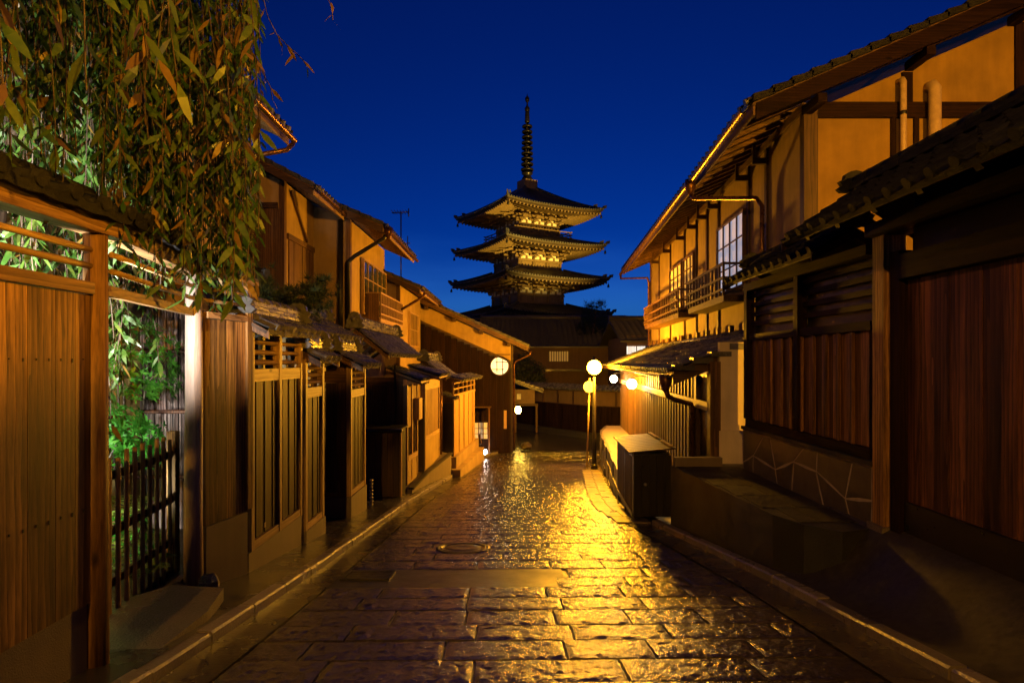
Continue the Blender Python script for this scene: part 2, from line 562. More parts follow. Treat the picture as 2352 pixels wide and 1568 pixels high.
def sett(L, D):
    k = (L, D)
    if k not in SETT: SETT[k] = [sett_mesh(L - .022, D - .022, s) for s in range(3)]
    return random.choice(SETT[k])
far_setts = MB(); far_setts.smooth = False
count = 0
y = 3.3
rowi = 0
PATCH = (6.72, 7.82)
while y < 28.6:
    D = random.choice((.40, .44, .48)) if y < 9 else random.choice((.36, .40))
    yc = y + D / 2
    x0, x1 = xl(yc) + .37, xr(yc) - .44
    slope = math.atan((zs(y + D) - zs(y)) / D)
    x = x0 - random.uniform(0, .35)
    while x < x1 - .12:
        L = random.choice(LENS[2:] if y < 12 else LENS[1:5])
        a = max(x, x0); b = min(x + L, x1)
        x += L
        if b - a < .18: continue
        if PATCH[0] - .1 < yc < PATCH[1] + .05 and a < .25: continue
        LL = min(LENS, key=lambda t: abs(t - (b - a)))
        cx = (a + b) / 2
        skew = .022 * (1 - max(0, y - 10) / 18)
        yy = yc + skew * cx
        z = zs(yy) + random.uniform(-.006, .004)
        rot = Matrix.Rotation(slope, 4, 'X') @ Matrix.Rotation(.02 + random.uniform(-.008, .008), 4, 'Z')
        Mx = Matrix.Translation((cx, yy, z)) @ rot @ Matrix.Diagonal(((b - a - .02) / (LL - .022), 1, 1, 1))
        if count < 296:
            inst('paving_stone', sett(LL, D), street, Mx)
            count += 1
        else:
            q = .010
            p = [Mx @ Vector(t) for t in ((-LL/2, -D/2, -.05), (LL/2, -D/2, -.05), (LL/2, D/2, -.05), (-LL/2, D/2, -.05))]
            t = [Mx @ Vector(t) for t in ((-LL/2+q*2, -D/2+q*2, 0), (LL/2-q*2, -D/2+q*2, 0), (LL/2-q*2, D/2-q*2, 0), (-LL/2+q*2, D/2-q*2, 0))]
            far_setts.hexa(p + t)
    y += D
props(far_setts.build('far_paving_stones', M['stone'], street), kind='stuff')

# asphalt repair with an iron lid
q = MB()
q.sheet([[(x, y, zs(y) - .014) for x in frange(-2.12, .62, 10)] for y in frange(PATCH[0] - .05, PATCH[1] + .06, 4)])
props(q.build('asphalt_patch', M['asphalt'], street), 'smooth black asphalt repair across the setts')
lid = thing('access_cover', 'small square iron access cover in the black asphalt repair', 'cover', (-1.72, 7.3, zs(7.3)))
mp = Matrix.Translation((-1.72, 7.3, zs(7.3))) @ Matrix.Rotation(math.atan(-.145 + .0038 * 7.3), 4, 'X')
def tilt(x, y, z): return mp @ Vector((x, y, z))
MB(tilt).box(-.24, .24, -.16, .16, -.02, .004).build('plate', M['iron'], lid)
f_ = MB(tilt)
f_.box(-.29, .29, -.21, -.17, -.02, .009); f_.box(-.29, .29, .17, .21, -.02, .009)
f_.box(-.29, -.25, -.169, .169, -.02, .009); f_.box(.25, .29, -.169, .169, -.02, .009)
f_.build('frame', M['iron'], lid)
mc = thing('manhole_cover', 'round iron manhole cover set among the setts', 'manhole', (-.72, 9.0, zs(9.0) + .006))
mp2 = Matrix.Translation((-.72, 9.0, zs(9.0) + .008)) @ Matrix.Rotation(math.atan(-.145 + .0038 * 9), 4, 'X')
q = MB(lambda x, y, z: mp2 @ Vector((x, y, z))); q.lathe([(.34, -.03), (.34, .004), (.32, .006), (.32, .0), (.26, .0), (.25, .005), (.08, .005), (.07, 0)], (0, 0, 0), 28)
q.build('lid', M['iron'], mc)
q = MB(lambda x, y, z: mp2 @ Vector((x, y, z))); q.lathe([(.40, -.03), (.40, .003), (.35, .003), (.35, -.03)], (0, 0, 0), 28)
q.build('rim', M['joint'], mc)

# kerbs: single granite lengths; pavements behind them
def kerb_run(fx, side, y0, y1, parent, w=.13, h=.085):
    y = y0
    while y < y1:
        L = random.uniform(.75, 1.0)
        ya, yb = y + .008, min(y + L, y1) - .008
        a0, b0 = fx(ya), fx(yb)
        jz = random.uniform(-.008, .008); jx = random.uniform(-.008, .008)
        q = MB()
        o = side * w
        c = .018
        def sec(x, yy):
            z = zs(yy) + jz
            return [(x + jx, yy, z - .08), (x + jx, yy, z + h - c), (x + jx + side * c, yy, z + h), (x + jx + o, yy, z + h + .004), (x + jx + o, yy, z - .08)]
        A = sec(a0, ya); B = sec(b0, yb)
        i = q.add(A); k = q.add(B); n = 5
        for t in range(n):
            q.face([i + t, i + (t + 1) % n, k + (t + 1) % n, k + t])
        q.face([i + t for t in reversed(range(n))]); q.face([k + t for t in range(n)])
        q.build('kerb_stone', M['kerb'], parent)
        y += L
FL = [(0, -3.3), (4.2, -2.95), (6.2, -3.5), (7, -3.4), (14, -3.5), (15.5, -3.3), (16, -3.2), (20, -2.4), (25, -1.7), (28, -.9)]
q = MB()
q.sheet([[(xl(y) - .12 + (lerp_tab(FL, y) - .35 - xl(y) + .12) * t, y, zs(y) + .088 - .004 * t) for t in (0, .5, 1)] for y in frange(-1, 28, 60)])
pvl = q.build('pavement', M['pave']); props(pvl, kind='structure')
kerb_run(xl, -1, 2.4, 27.6, pvl)
q = MB()
rows = []
def apron_z(x, y):
    lo = zs(y) + .088; hi = -.14
    t = min(1, max(0, (x - 3.15) / 1.0))
    t = t * t * (3 - 2 * t)
    return lo + (max(hi, lo) - lo) * t
rows = [[(x, y, apron_z(x, y)) for x in frange(xr(y) + .12, 4.6, 12)] for y in frange(-2, 7.6, 40)]
q.smooth = True
q.sheet(rows)
pvr = q.build('pavement', M['concrete']); props(pvr, kind='structure')
kerb_run(xr, 1, 2.4, 11.2, pvr)
# flat bright drain slabs along the right gutter
y = 11.3
while y < 21:
    L = random.uniform(.6, .75)
    x0 = xr(y) - .62
    for a, b in ((0, .29), (.31, .62)):
        m4 = Matrix.Translation((x0 + (a + b) / 2, y + L / 2, zs(y + L / 2) + .012)) @ Matrix.Rotation(math.atan(-.145 + .0038 * y), 4, 'X')
        MB(lambda p, r, s: m4 @ Vector((p, r, s))).box(-(b - a) / 2, (b - a) / 2, -L / 2 + .012, L / 2 - .012, -.05, .012).build('drain_slab', M['stepstone'], pvr)
    y += L

# ================================================================ tiles and roofs
def tile_mesh(name, eave, W=.265, L=.27, mat='tile'):
    q = MB(); q.smooth = True
    N = 8
    prof = []
    for k in range(N + 1):
        t = k / N
        x = (t - .5) * W
        z = -.028 * math.sin(math.pi * min(1, t / .68)) if t < .68 else .052 * math.sin(math.pi * (t - .68) / .32)
        prof.append((x, z))
    q.sheet([[(x, 0, z + .022) for x, z in prof], [(x, L, z) for x, z in prof]])
    q.smooth = False
    d = .075 if eave else .022
    fl = [(x, -.001, z + .022) for x, z in prof]
    lo = [(x, -.001, (z + .022 - d) if not eave else (.022 - d * .95 - .012 * math.sin(math.pi * k / N))) for k, (x, z) in enumerate(prof)]
    q.sheet([lo, fl])
    q.sheet([[(x, .02, z - .008) for x, y, z in lo], lo])
    if eave:
        cx = W * (.84 - .5); c = (cx, -.012, .028); n = 10
        i = q.add([(c[0] + .047 * math.cos(2*math.pi*k/n), -.016, c[2] + .047 * math.sin(2*math.pi*k/n)) for k in range(n)])
        k2 = q.add([(c[0] + .047 * math.cos(2*math.pi*k/n), .03, c[2] + .047 * math.sin(2*math.pi*k/n)) for k in range(n)])
        q.face([i + k for k in range(n)])
        for k in range(n): q.face([i + k, k2 + k, k2 + (k+1) % n, i + (k+1) % n])
    return q.mesh(name, M[mat], (0, 0, 0))
TILE = tile_mesh('roof_tile', False)
ETILE = tile_mesh('eave_tile', True)
TILES = {'tile': (TILE, ETILE), 'tile_dull': (tile_mesh('roof_tile', False, mat='tile_dull'), tile_mesh('eave_tile', True, mat='tile_dull'))}
TW, TL = .265, .235
def basis(E0, a, s):
    a = Vector(a).normalized(); s = Vector(s).normalized(); n = a.cross(s).normalized()
    m = Matrix((a, s, n)).transposed().to_4x4(); m.translation = Vector(E0); return m
def lay_tiles(parent, E0, a, s, cols, rows, sx=1.0, mat='tile'):
    """tiles laid from the eave corner E0, a along the eave, s up the slope"""
    B = basis(E0, a, s)
    for r in range(rows):
        for c in range(cols):
            m = B @ Matrix.Translation(((c + .5) * TW * sx, r * TL, .002 * random.random())) @ Matrix.Rotation(random.uniform(-.012, .012), 4, 'Z') @ Matrix.Diagonal((sx, 1, 1, 1))
            inst('eave_tile' if r == 0 else 'roof_tile', TILES[mat][1 if r == 0 else 0], parent, m)
def corr(E0, a, s, La, Ls, mat='tile_old', parent=None, name='tile_field', w=.28):
    B = basis(E0, a, s); q = MB(); q.smooth = True
    cols = max(2, int(La / w)); w = La / cols
    rows = max(1, int(Ls / .25)); rl = Ls / rows
    prof = []
    for c in range(cols):
        for t, z in ((0, .0), (.35, -.022), (.66, 0), (.78, .045), (.9, .045)):
            prof.append(((c + t) * w, z))
    prof.append((La, 0))
    rs = []
    for r in range(rows):
        rs.append([B @ Vector((x, r * rl, z + .028)) for x, z in prof])
        rs.append([B @ Vector((x, (r + .98) * rl, z + .004)) for x, z in prof])
    q.sheet(rs)
    o = q.build(name, M[mat], parent)
    props(o, kind='stuff') if parent else None
    return o
def ridge_stack(parent, p0, p1, w=.2, layers=3, th=.05, ends=True, top=.07, mat='tile'):
    """a tiled ridge: courses of flat ridge tiles, then round caps"""
    p0 = Vector(p0); p1 = Vector(p1); d = (p1 - p0); L = d.length; d.normalize()
    z = 0
    for k in range(layers):
        n = max(1, int(L / .3)); off = .5 * (k % 2)
        ww = w - k * .018
        for j in range(n):
            a = p0 + d * (L * j / n + .004); b = p0 + d * (L * (j + 1) / n - .004)
            up = Vector((0, 0, z + th / 2))
            bar('ridge_tile', parent, M[mat], a + up, b + up, ww + random.uniform(-.008, .008), th * .82)
        z += th
    n = max(1, int(L / .28))
    for j in range(n):
        a = p0 + d * (L * j / n); b = p0 + d * (L * (j + 1) / n + .012)
        up = Vector((0, 0, z + .01))
        MB().tube([a + up, b + up], [top, top * .93], 10).build('ridge_cap', M[mat], parent)
    if ends:
        for e, sg in ((p0, -1), (p1, 1)):
            demon_tile(parent, e + d * sg * .03, d * sg, w * 1.15, z + top + .06, mat)
def demon_tile(parent, p, d, w, h, mat='tile'):
    """ornamental ridge-end tile: a shaped shield with curled shoulders"""
    d = Vector(d).normalized(); l = d.cross(Vector((0, 0, 1))).normalized()
    prof = [(-.75, -.05), (-.95, .12), (-.7, .3), (-.85, .5), (-.6, .62), (-.55, .85), (-.28, 1.02), (0, 1.08), (.28, 1.02), (.55, .85), (.6, .62), (.85, .5), (.7, .3), (.95, .12), (.75, -.05)]
    q = MB()
    q.prism([Vector(p) + l * (x * w) + Vector((0, 0, y * h)) for x, y in prof], d * .07)
    q.ball(Vector(p) + d * .07 + Vector((0, 0, h * .55)), w * .3, 10, 6)
    q.build('ridge_end_tile', M[mat], parent)

def small_roof(parent, xe, ze, xr_, zr, y0, y1, back=None, layers=3, mat='tile'):
    """ridge along y, tiled slope from the eave (xe,ze) up to the ridge (xr_,zr)"""
    sg = 1 if xe > xr_ else -1
    L = y1 - y0
    s = Vector((xr_ - xe, 0, zr - ze)); Ls = s.length
    cols = max(1, round(L / TW)); sx = L / cols / TW
    E0, a = ((xe, y0, ze), (0, 1, 0)) if sg > 0 else ((xe, y1, ze), (0, -1, 0))
    lay_tiles(parent, E0, a, s, cols, max(1, int(Ls / TL + .5)), sx, mat)
    bx = back if back is not None else xr_ - (xe - xr_)
    n = Vector((ze - zr, 0, xr_ - xe)).normalized()
    if n.z < 0: n = -n
    off = n * -.03
    MB().prism([Vector((xe, y0, ze)) + off, Vector((xr_, y0, zr)) + off, Vector((xr_, y0, zr)) + off * 2.2, Vector((xe, y0, ze)) + off * 2.2], (0, L, 0)).build('roof_deck', M['dark_y' if mat == 'tile' else 'char_y'], parent)
    zb = zr - abs(bx - xr_) * (zr - ze) / abs(xe - xr_)
    MB().prism([Vector((bx, y0, zb)), Vector((xr_, y0, zr)), Vector((xr_, y0, zr - .06)), Vector((bx, y0, zb - .06))], (0, L, 0)).build('back_slope', M[mat], parent)
    ridge_stack(parent, (xr_, y0 + .02, zr + .01), (xr_, y1 - .02, zr + .01), .2, layers, mat=mat)
    for yv in (y0 + .01, y1 - .03):
        q = MB()
        q.prism([(xe, yv, ze - .03), (xr_, yv, zr - .02), (bx, yv, zb - .03), (bx, yv, zb - .12), (xr_, yv, zr - .13), (xe, yv, ze - .12)], (0, .02, 0))
        q.build('verge_board', M['brown' if mat == 'tile' else 'char'], parent)

# ================================================================ right: gate, fence, terrace
# --- terrace in front of the right-hand house
q = MB()
TP = [(2.80, 10.75), (3.12, 7.3), (3.28, 6.85), (3.55, 6.55), (4.05, 6.72), (4.2, 10.9), (3.5, 11.0)]
q.prism([(x, y, -1.6) for x, y in TP], (0, 0, 1.37))
terrace = q.build('terrace', M['asphalt'])  # near-black body: the shade on the terrace sides is put into its colour
props(terrace, kind='structure')
for k, (ya, yb, xa0) in enumerate(((6.95, 7.62, 3.28), (7.63, 8.3, 3.11), (8.31, 8.98, 3.05), (8.99, 9.66, 2.98), (9.67, 10.34, 2.92), (10.35, 10.58, 2.86))):
    xs_ = [xa0, 3.5 + .06 * (k % 2), 3.95]
    for xa_, xb_ in zip(xs_, xs_[1:]):
        MB().box(xa_ + .006, xb_ - .006, ya, yb - .004, -.26, -.222 + random.uniform(-.002, .002)).build('terrace_slab', M['concrete'], terrace)
q = MB(); q.box(2.84, 3.66, 10.60, 10.74, -.24, -.07)
tw = q.build('low_wall', M['base'])
props(tw, 'low cement wall closing the far end of the raised terrace', 'wall')

# --- stone footing with board fence on it
fw = thing('board_fence', 'dark board fence on a dark stone footing right of the street', 'fence', (4.1, 8.6, -.23))
q = MB(); q.box(3.98, 4.32, 6.72, 10.5, -.4, .44)
q.build('footing', M['mortar'], fw)
rnd = random.Random(3)
yy = 6.74
ny = 0
# rough facing stones: irregular polygons standing proud of the pale mortar
cols = [6.735, 7.25, 7.9, 8.5, 9.2, 9.85, 10.48]
lev = [-.36, .02, .43]
jit = {}
def jp(a, b):
    if (a, b) not in jit:
        jy = rnd.uniform(-.24, .24) if 0 < a < len(cols) - 1 else 0
        jz = rnd.uniform(-.2, .2) if 0 < b < 2 else 0
        jit[(a, b)] = (cols[a] + jy, lev[b] + jz)
    return jit[(a, b)]
for a in range(len(cols) - 1):
    for b in range(2):
        P4 = [jp(a, b), jp(a + 1, b), jp(a + 1, b + 1), jp(a, b + 1)]
        c = (sum(p[0] for p in P4) / 4, sum(p[1] for p in P4) / 4)
        pts = []
        for (p0, p1) in zip(P4, P4[1:] + P4[:1]):
            for t in (0, .5):
                yv = p0[0] + (p1[0] - p0[0]) * t; zv = p0[1] + (p1[1] - p0[1]) * t
                k = 1 - .020 / max(.05, math.hypot(yv - c[0], zv - c[1]))
                if t: k -= rnd.uniform(0, .03)
                pts.append((c[0] + (yv - c[0]) * k, c[1] + (zv - c[1]) * k))
        MB().prism([(3.985, p[0], p[1]) for p in pts], (-.008 - rnd.random() * .004, 0, 0)).build('facing_stone', M['wallstone'], fw)
MB().box(3.94, 4.36, 6.70, 10.5, .445, .50).build('coping', M['concrete'], fw)
MB().box(3.97, 4.33, 6.66, 6.715, -.4, .443).build('end_face', M['base'], fw)
MB().box(4.0, 4.2, 6.85, 10.45, .505, .62).build('sill', M['char_y'], fw)
y = 6.95
k = 0
while y < 10.25:
    w = rnd.uniform(.13, .19)
    dx = .012 * (k % 2)
    one('board', fw, M['fence_brown'], 4.07 + dx, 4.10 + dx, y, y + w - .006, .625, 1.95 + rnd.uniform(-.004, .004))
    if k % 2: one('batten', fw, M['fence_brown'], 4.035, 4.066, y + w - .02, y + w + .02, .625, 1.95)
    y += w; k += 1
one('mid_rail', fw, M['char_y'], 4.03, 4.16, 6.86, 10.4, 1.955, 2.06)
for z in (2.2, 2.36, 2.52, 2.68): one('louvre_slat', fw, M['char_y'], 4.08, 4.12, 6.86, 10.4, z, z + .07)
one('backing_panel', fw, M['black'], 4.15, 4.18, 6.86, 10.4, .625, 2.9)
for yv in (8.55, 10.40): one('post', fw, M['char'], 4.0, 4.14, yv, yv + .12, .625, 2.9)
one('top_plate', fw, M['char_y'], 3.98, 4.16, 6.86, 10.5, 2.8, 2.92)
small_roof(fw, 3.62, 2.93, 4.14, 3.22, 7.35, 10.5, layers=2, mat='tile_dull')

# --- tall gate with its own tiled roof
gt = thing('tiled_gate', 'tall gate of red-brown boards under a heavy tiled roof', 'gate', (4.1, 5.2, -.15))
MB().box(3.96, 4.2, 6.50, 6.70, -.16, 2.95).build('post', M['fence'], gt)
MB().box(3.92, 4.24, 6.46, 6.74, -.3, -.162).build('post_base', M['stepstone'], gt)
MB().box(4.0, 4.16, 6.30, 6.44, -.2, 2.75).build('door_jamb', M['char'], gt)
MB().box(3.98, 4.2, 1.0, 6.29, 2.45, 2.7).build('lintel', M['char_y'], gt)
MB().box(3.9, 4.3, 1.0, 6.75, 2.97, 3.1).build('top_beam', M['char_y'], gt)
rnd = random.Random(5)
y = 6.28; k = 0
while y > 1.2:
    w = rnd.uniform(.16, .21)
    one('door_board', gt, M['red'], 4.08 + .007 * (k % 2), 4.12, y - w + .005, y, .16, 2.44)
    y -= w; k += 1
MB().box(4.05, 4.13, 1.0, 6.28, -.16, .155).build('kick_board', M['black'], gt)
MB().box(4.14, 4.18, -4.2, 6.28, -.16, 3.5).build('door_backing', M['black'], gt)
MB().box(3.95, 4.2, -4.3, -4.1, -.1, 3.4).build('post', M['dark'], gt)
for x, yv in ((4.02, 6.0), ):
    pass
small_roof(gt, 3.2, 3.02, 4.1, 3.62, -4.4, 7.25, layers=2, mat='tile_dull')
for j in range(10):
    yv = 1.2 + j * .62
    bar('rafter', gt, M['char_x'], (3.28, yv, 2.985), (4.1, yv, 3.50), .07, .08)

# ================================================================ right: the two-storey townhouse
K = .067
def RF(x, y, z): return (x + K * y, y, z)
HX, EX, LX, LE = 4.19, 3.10, 2.88, 2.20     # upper wall, upper eave, lower wall, lower eave (offsets at y=0)
Y0, Y1 = 10.1, 26.0
rh = thing('townhouse', 'long two-storey townhouse with ochre plaster and balconies right of the street', 'house', (HX + K * 18, 18, -1.1))
# upper wall, set out in plaster panels between posts
EZ, PT = 5.55, .435
WT = EZ + (HX - EX) * PT - .16
posts = [Y0 + .02, 11.9, 13.0, 15.35, 16.5, 17.7, 19.3, 21.6, 23.9, 25.95]
for a, b in zip(posts, posts[1:]):
    MB(RF).box(HX, HX + .1, a + .01, b - .01, 2.1, WT).build('plaster_panel', M['plaster_dim'], rh)
for i, p in enumerate(posts):
    MB(RF).box(HX - .045, HX + .02 + .12 * (i == 0), p - .06, p + .06 + .05 * (i == 0), 2.08, WT - .02).build('post', M['dark'], rh)
MB(RF).box(HX - .06, HX + .06, Y0, Y1, WT - .12, WT + .02).build('wall_plate', M['brown_y'], rh)
MB(RF).box(HX - .07, HX + .05, Y0 + .15, Y1, 2.06, 2.2).build('sill_beam', M['brown_y'], rh)
# gable wall facing the viewer
gx0 = HX + K * Y0
def roof_z(x): return EZ + (x - (EX + K * Y0)) * PT
gw = MB()
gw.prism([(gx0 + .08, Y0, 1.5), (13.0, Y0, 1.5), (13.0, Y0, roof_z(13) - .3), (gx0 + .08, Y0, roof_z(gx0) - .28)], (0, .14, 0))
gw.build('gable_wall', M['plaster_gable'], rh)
MB().box(gx0 - .06, gx0 + .17, Y0 - .07, Y0 - .003, 1.6, roof_z(gx0) - .26).build('corner_post', M['dark'], rh)
MB().box(gx0 + .171, 13, Y0 - .05, Y0 - .003, 5.62, 5.88).build('tie_beam', M['char_x'], rh)
for x, z0, z1 in ((6.53, 5.88, roof_z(6.5) - .36), (6.30, 1.6, 5.618), (6.68, 1.6, 5.618), (8.40, 5.88, roof_z(8.4) - .36)):
    w = .085 if z1 > 5.9 else .04
    MB().box(x - w, x + w, Y0 - .045, Y0 - .004, z0, z1).build('stud', M['char'], rh)
MB().tube([(6.40, Y0 + .01, 6.22), (6.40, Y0 - .1, 6.22), (6.40, Y0 - .13, 6.17), (6.40, Y0 - .13, 3.2)], .05, 10).build('vent_pipe', M['pvc'], rh)
MB().tube([(6.90, Y0 + .01, 6.12), (6.90, Y0 - .1, 6.12), (6.90, Y0 - .15, 6.05), (6.90, Y0 - .15, 3.2)], .095, 12).build('vent_pipe', M['pvc'], rh)
MB().lathe([(.056, 5.63), (.06, 5.64), (.06, 5.68), (.056, 5.69)], (6.40, Y0 - .13, 0), 10).build('pipe_clip', M['iron'], rh)
# roof over it all
def roofplane(xa, za, xb, zb, y0, y1, th, name, mat, fr):
    return MB(fr).prism([(xa, y0, za), (xb, y0, zb), (xb, y0, zb + th), (xa, y0, za + th)], (0, y1 - y0, 0)).build(name, mat, rh)
YA = 9.45
rf = MB(RF)
rf.prism([(EX, YA, EZ), (EX + 9, YA, EZ + 9 * PT), (EX + 9, YA, EZ + 9 * PT + .06), (EX, YA, EZ + .06)], (0, Y1 + .9 - YA, 0))
roof = rf.build('roof', M['dark_x'], rh)
E0 = RF(EX - .03, YA, EZ + .075)
# tile field from eave up, laid on the deck
a_ = Vector((K, 1, 0)).normalized(); s_ = Vector((-1, 0, -PT)).normalized() * -1
cb = corr(RF(EX - .05, Y1 + .9, EZ + .085), -a_, s_, (Y1 + .9 - YA) * 1.002, 9.5, 'tile_old', roof, 'tile_field')
nt = 58
for j in range(nt):
    yv = Y1 + .88 - j * (Y1 + .86 - YA) / nt
    m = basis(RF(EX - .06, yv, EZ + .09), -a_, s_)
    inst('eave_tile', ETILE, roof, m @ Matrix.Translation((TW / 2, -.02, 0)) @ Matrix.Diagonal((1.05, 1, 1, 1)))
# stepped verge tiles along the gable edge, with the barge board below
for j in range(26):
    x = EX + j * .30; z = EZ + j * .30 * PT
    p = MB()
    a0 = Vector(RF(x, YA - .04, z + .07)); b0 = Vector(RF(x + .33, YA - .04, z + .33 * PT + .045))
    p.prism([a0, b0, b0 + Vector((0, 0, .09)), a0 + Vector((0, 0, .12))], (0, .26, 0))
    p.build('verge_tile', M['tile_dull'], roof)
xa = EX + K * YA
MB().prism([(xa + .05, YA - .02, EZ - .20), (xa + 8.5, YA - .02, EZ + 8.45 * PT - .24), (xa + 8.5, YA - .02, EZ + 8.45 * PT + .06), (xa + .05, YA - .02, EZ + .05)], (0, .05, 0)).build('barge_board', M['char_x'], rh)
MB().prism([(xa + .3, YA + .2, EZ - .05), (xa + 8.5, YA + .2, EZ + 8.2 * PT - .2), (xa + 8.5, YA + .2, EZ + 8.2 * PT + .06), (xa + .3, YA + .2, EZ + .08)], (0, .06, 0)).build('barge_board', M['char_x'], rh)
for x in (gx0, gx0 + 1.7, gx0 + 3.4):
    z = roof_z(x) - .22
    MB().box(x - .07, x + .07, YA + .09, Y0 - .01, z - .14, z).build('purlin_end', M['char_y'], rh)
# rafters under the street eave
j = 0
y = YA + .25
while y < Y1 + .8:
    bar('rafter', roof, M['brown_x'], Vector(RF(EX + .04, y, EZ - .045)), Vector(RF(HX + .1, y, EZ + (HX - EX + .06) * PT - .045)), .06, .085)
    y += .46
MB(RF).beam((EX + .02, YA, EZ - .055), (EX + .02, Y1 + .85, EZ - .055), .035, .15).build('fascia', M['brown_y'], rh)
# brackets under the wall plate
for yv in (11.9, 13.0, 15.35, 16.5, 17.7, 19.3, 21.6, 23.9):
    MB(RF).box(HX - .30, HX - .046, yv - .035, yv + .035, WT - .42, WT - .3).build('eave_bracket', M['dark_x'], rh)
    MB(RF).box(HX - .30, HX - .24, yv - .035, yv + .035, WT - .299, WT + .0).build('eave_bracket', M['dark'], rh)
# gutter in two lengths, hoppers and downpipes
def gutter(a, b, r, parent, mat='copper', fr=None):
    q = MB(fr); q.smooth = True; n = 8
    rows = []
    for t in (0, 1):
        p = Vector(a).lerp(Vector(b), t)
        rows.append([(p.x + r * math.cos(math.pi + math.pi * k / n), p.y, p.z + r * math.sin(math.pi + math.pi * k / n)) for k in range(n + 1)])
    q.sheet(rows)
    rows2 = [[(x * .0 + (x - (a[0] if t == 0 else b[0])) * .88 + (a[0] if t == 0 else b[0]), y, z + .008) for x, y, z in r_] for t, r_ in enumerate(rows)]
    q.sheet(rows2[::-1])
    for k in (0, n):
        q.sheet([[rows[0][k], rows[1][k]], [rows2[0][k], rows2[1][k]]])
    return q.build('gutter', M[mat], parent)
gx = EX - .12
gutter((gx, YA + .05, EZ - .02), (gx, 13.1, EZ - .06), .075, rh, 'copper', RF)
gutter((gx, 13.3, EZ - .03), (gx, Y1 + .9, EZ - .10), .075, rh, 'copper', RF)
def hopper(x, y, z, fr, parent):
    q = MB(fr); q.lathe([(.05, -.26), (.07, -.2), (.115, -.1), (.12, .06), (.09, .06)], (x, y, z), 10); return q.build('rain_hopper', M['copper'], parent)
hopper(gx, 13.2, EZ - .09, RF, rh)
pipe('downpipe', rh, M['copper'], [(gx, 13.2, EZ - .33), (gx + .05, 13.1, EZ - .45), (HX - .2, 11.95, EZ - .75), (HX - .14, 11.8, EZ - .95), (HX - .14, 11.8, 2.3)], .045, 8, RF)
pipe('downpipe', rh, M['copper'], [(gx, Y1 + .8, EZ - .12), (gx, Y1 + .7, EZ - .32), (HX - .2, Y1 - .25, EZ - .42), (HX - .12, Y1 - .15, EZ - .6), (HX - .12, Y1 - .15, 2.25), (HX - .4, Y1 - .15, 2.0), (LE + .4, Y1 - .15, 1.62)], .05, 8, RF)
# windows with balconies: (y0, y1, lit)
def lattice_window(parent, fr0, x0_, y0, y1, z0, z1, nx, nz, glass, wood_m, flip=1):
    x = 0
    fr = lambda a, b, c: fr0(x0_ + flip * a, b, c)
    w = sub('window', parent, fr(x, (y0 + y1) / 2, z0))
    MB(fr).box(x - .0, x + .02, y0 + .05, y1 - .05, z0 + .05, z1 - .05).build('pane', glass, w)
    fm = MB(fr)
    fm.box(x - .05, x + .04, y0, y1, z0, z0 + .055); fm.box(x - .05, x + .04, y0, y1, z1 - .055, z1)
    fm.box(x - .05, x + .04, y0, y0 + .055, z0 + .056, z1 - .056); fm.box(x - .05, x + .04, y1 - .055, y1, z0 + .056, z1 - .056)
    fm.build('window_frame', wood_m, w)
    for k in range(1, nx):
        yv = y0 + (y1 - y0) * k / nx
        MB(fr).box(x - .035, x - .003, yv - .018, yv + .018, z0 + .056, z1 - .056).build('mullion', wood_m, w)
    for k in range(1, nz):
        zv = z0 + (z1 - z0) * k / nz
        MB(fr).box(x - .03, x - .004, y0 + .056, y1 - .056, zv - .014, zv + .014).build('glazing_bar', wood_m, w)
    return w
def balcony(parent, fr, x, y0, y1, zb, zt, out, wood_m, sgn=-1, step=.3):
    b = sub('balcony', parent, fr(x, (y0 + y1) / 2, zb))
    xo = x + sgn * out
    MB(fr).box(min(x, xo) + .0, max(x, xo) + .0, y0, y1, zb - .14, zb).build('balcony_floor', wood_m, b)
    for z, h in ((zt - .05, .05), ((zb + zt) / 2, .045), (zb + .1, .045)):
        MB(fr).box(xo - .03, xo + .03, y0 - .06, y1 + .06, z, z + h).build('rail', wood_m, b)
        for yv in (y0, y1):
            MB(fr).box(min(x, xo) + .031, max(x, xo) - .031, yv - .025, yv + .025, z + .001, z + h - .001).build('rail', wood_m, b)
    n = max(2, int((y1 - y0) / step))
    for k in range(n + 1):
        yv = y0 + (y1 - y0) * k / n
        MB(fr).box(xo - .022, xo + .022, yv - .02, yv + .02, zb + .001, zt - .051).build('baluster', wood_m, b)
    return b
lattice_window(rh, RF, HX - .06, 13.1, 15.25, 3.22, 4.9, 4, 3, M['glass_lit'], M['brown'])
lattice_window(rh, RF, HX - .06, 17.8, 19.2, 3.22, 4.8, 3, 4, M['glass_dim'], M['brown'])
lattice_window(rh, RF, HX - .06, 19.45, 21.4, 3.22, 4.8, 3, 4, M['glass_dim'], M['brown'])
balcony(rh, RF, HX - .05, 13.0, 16.4, 3.02, 3.72, .5, M['dark_y'])
balcony(rh, RF, HX - .05, 17.7, 24.2, 3.02, 3.72, .5, M['brown_y'])
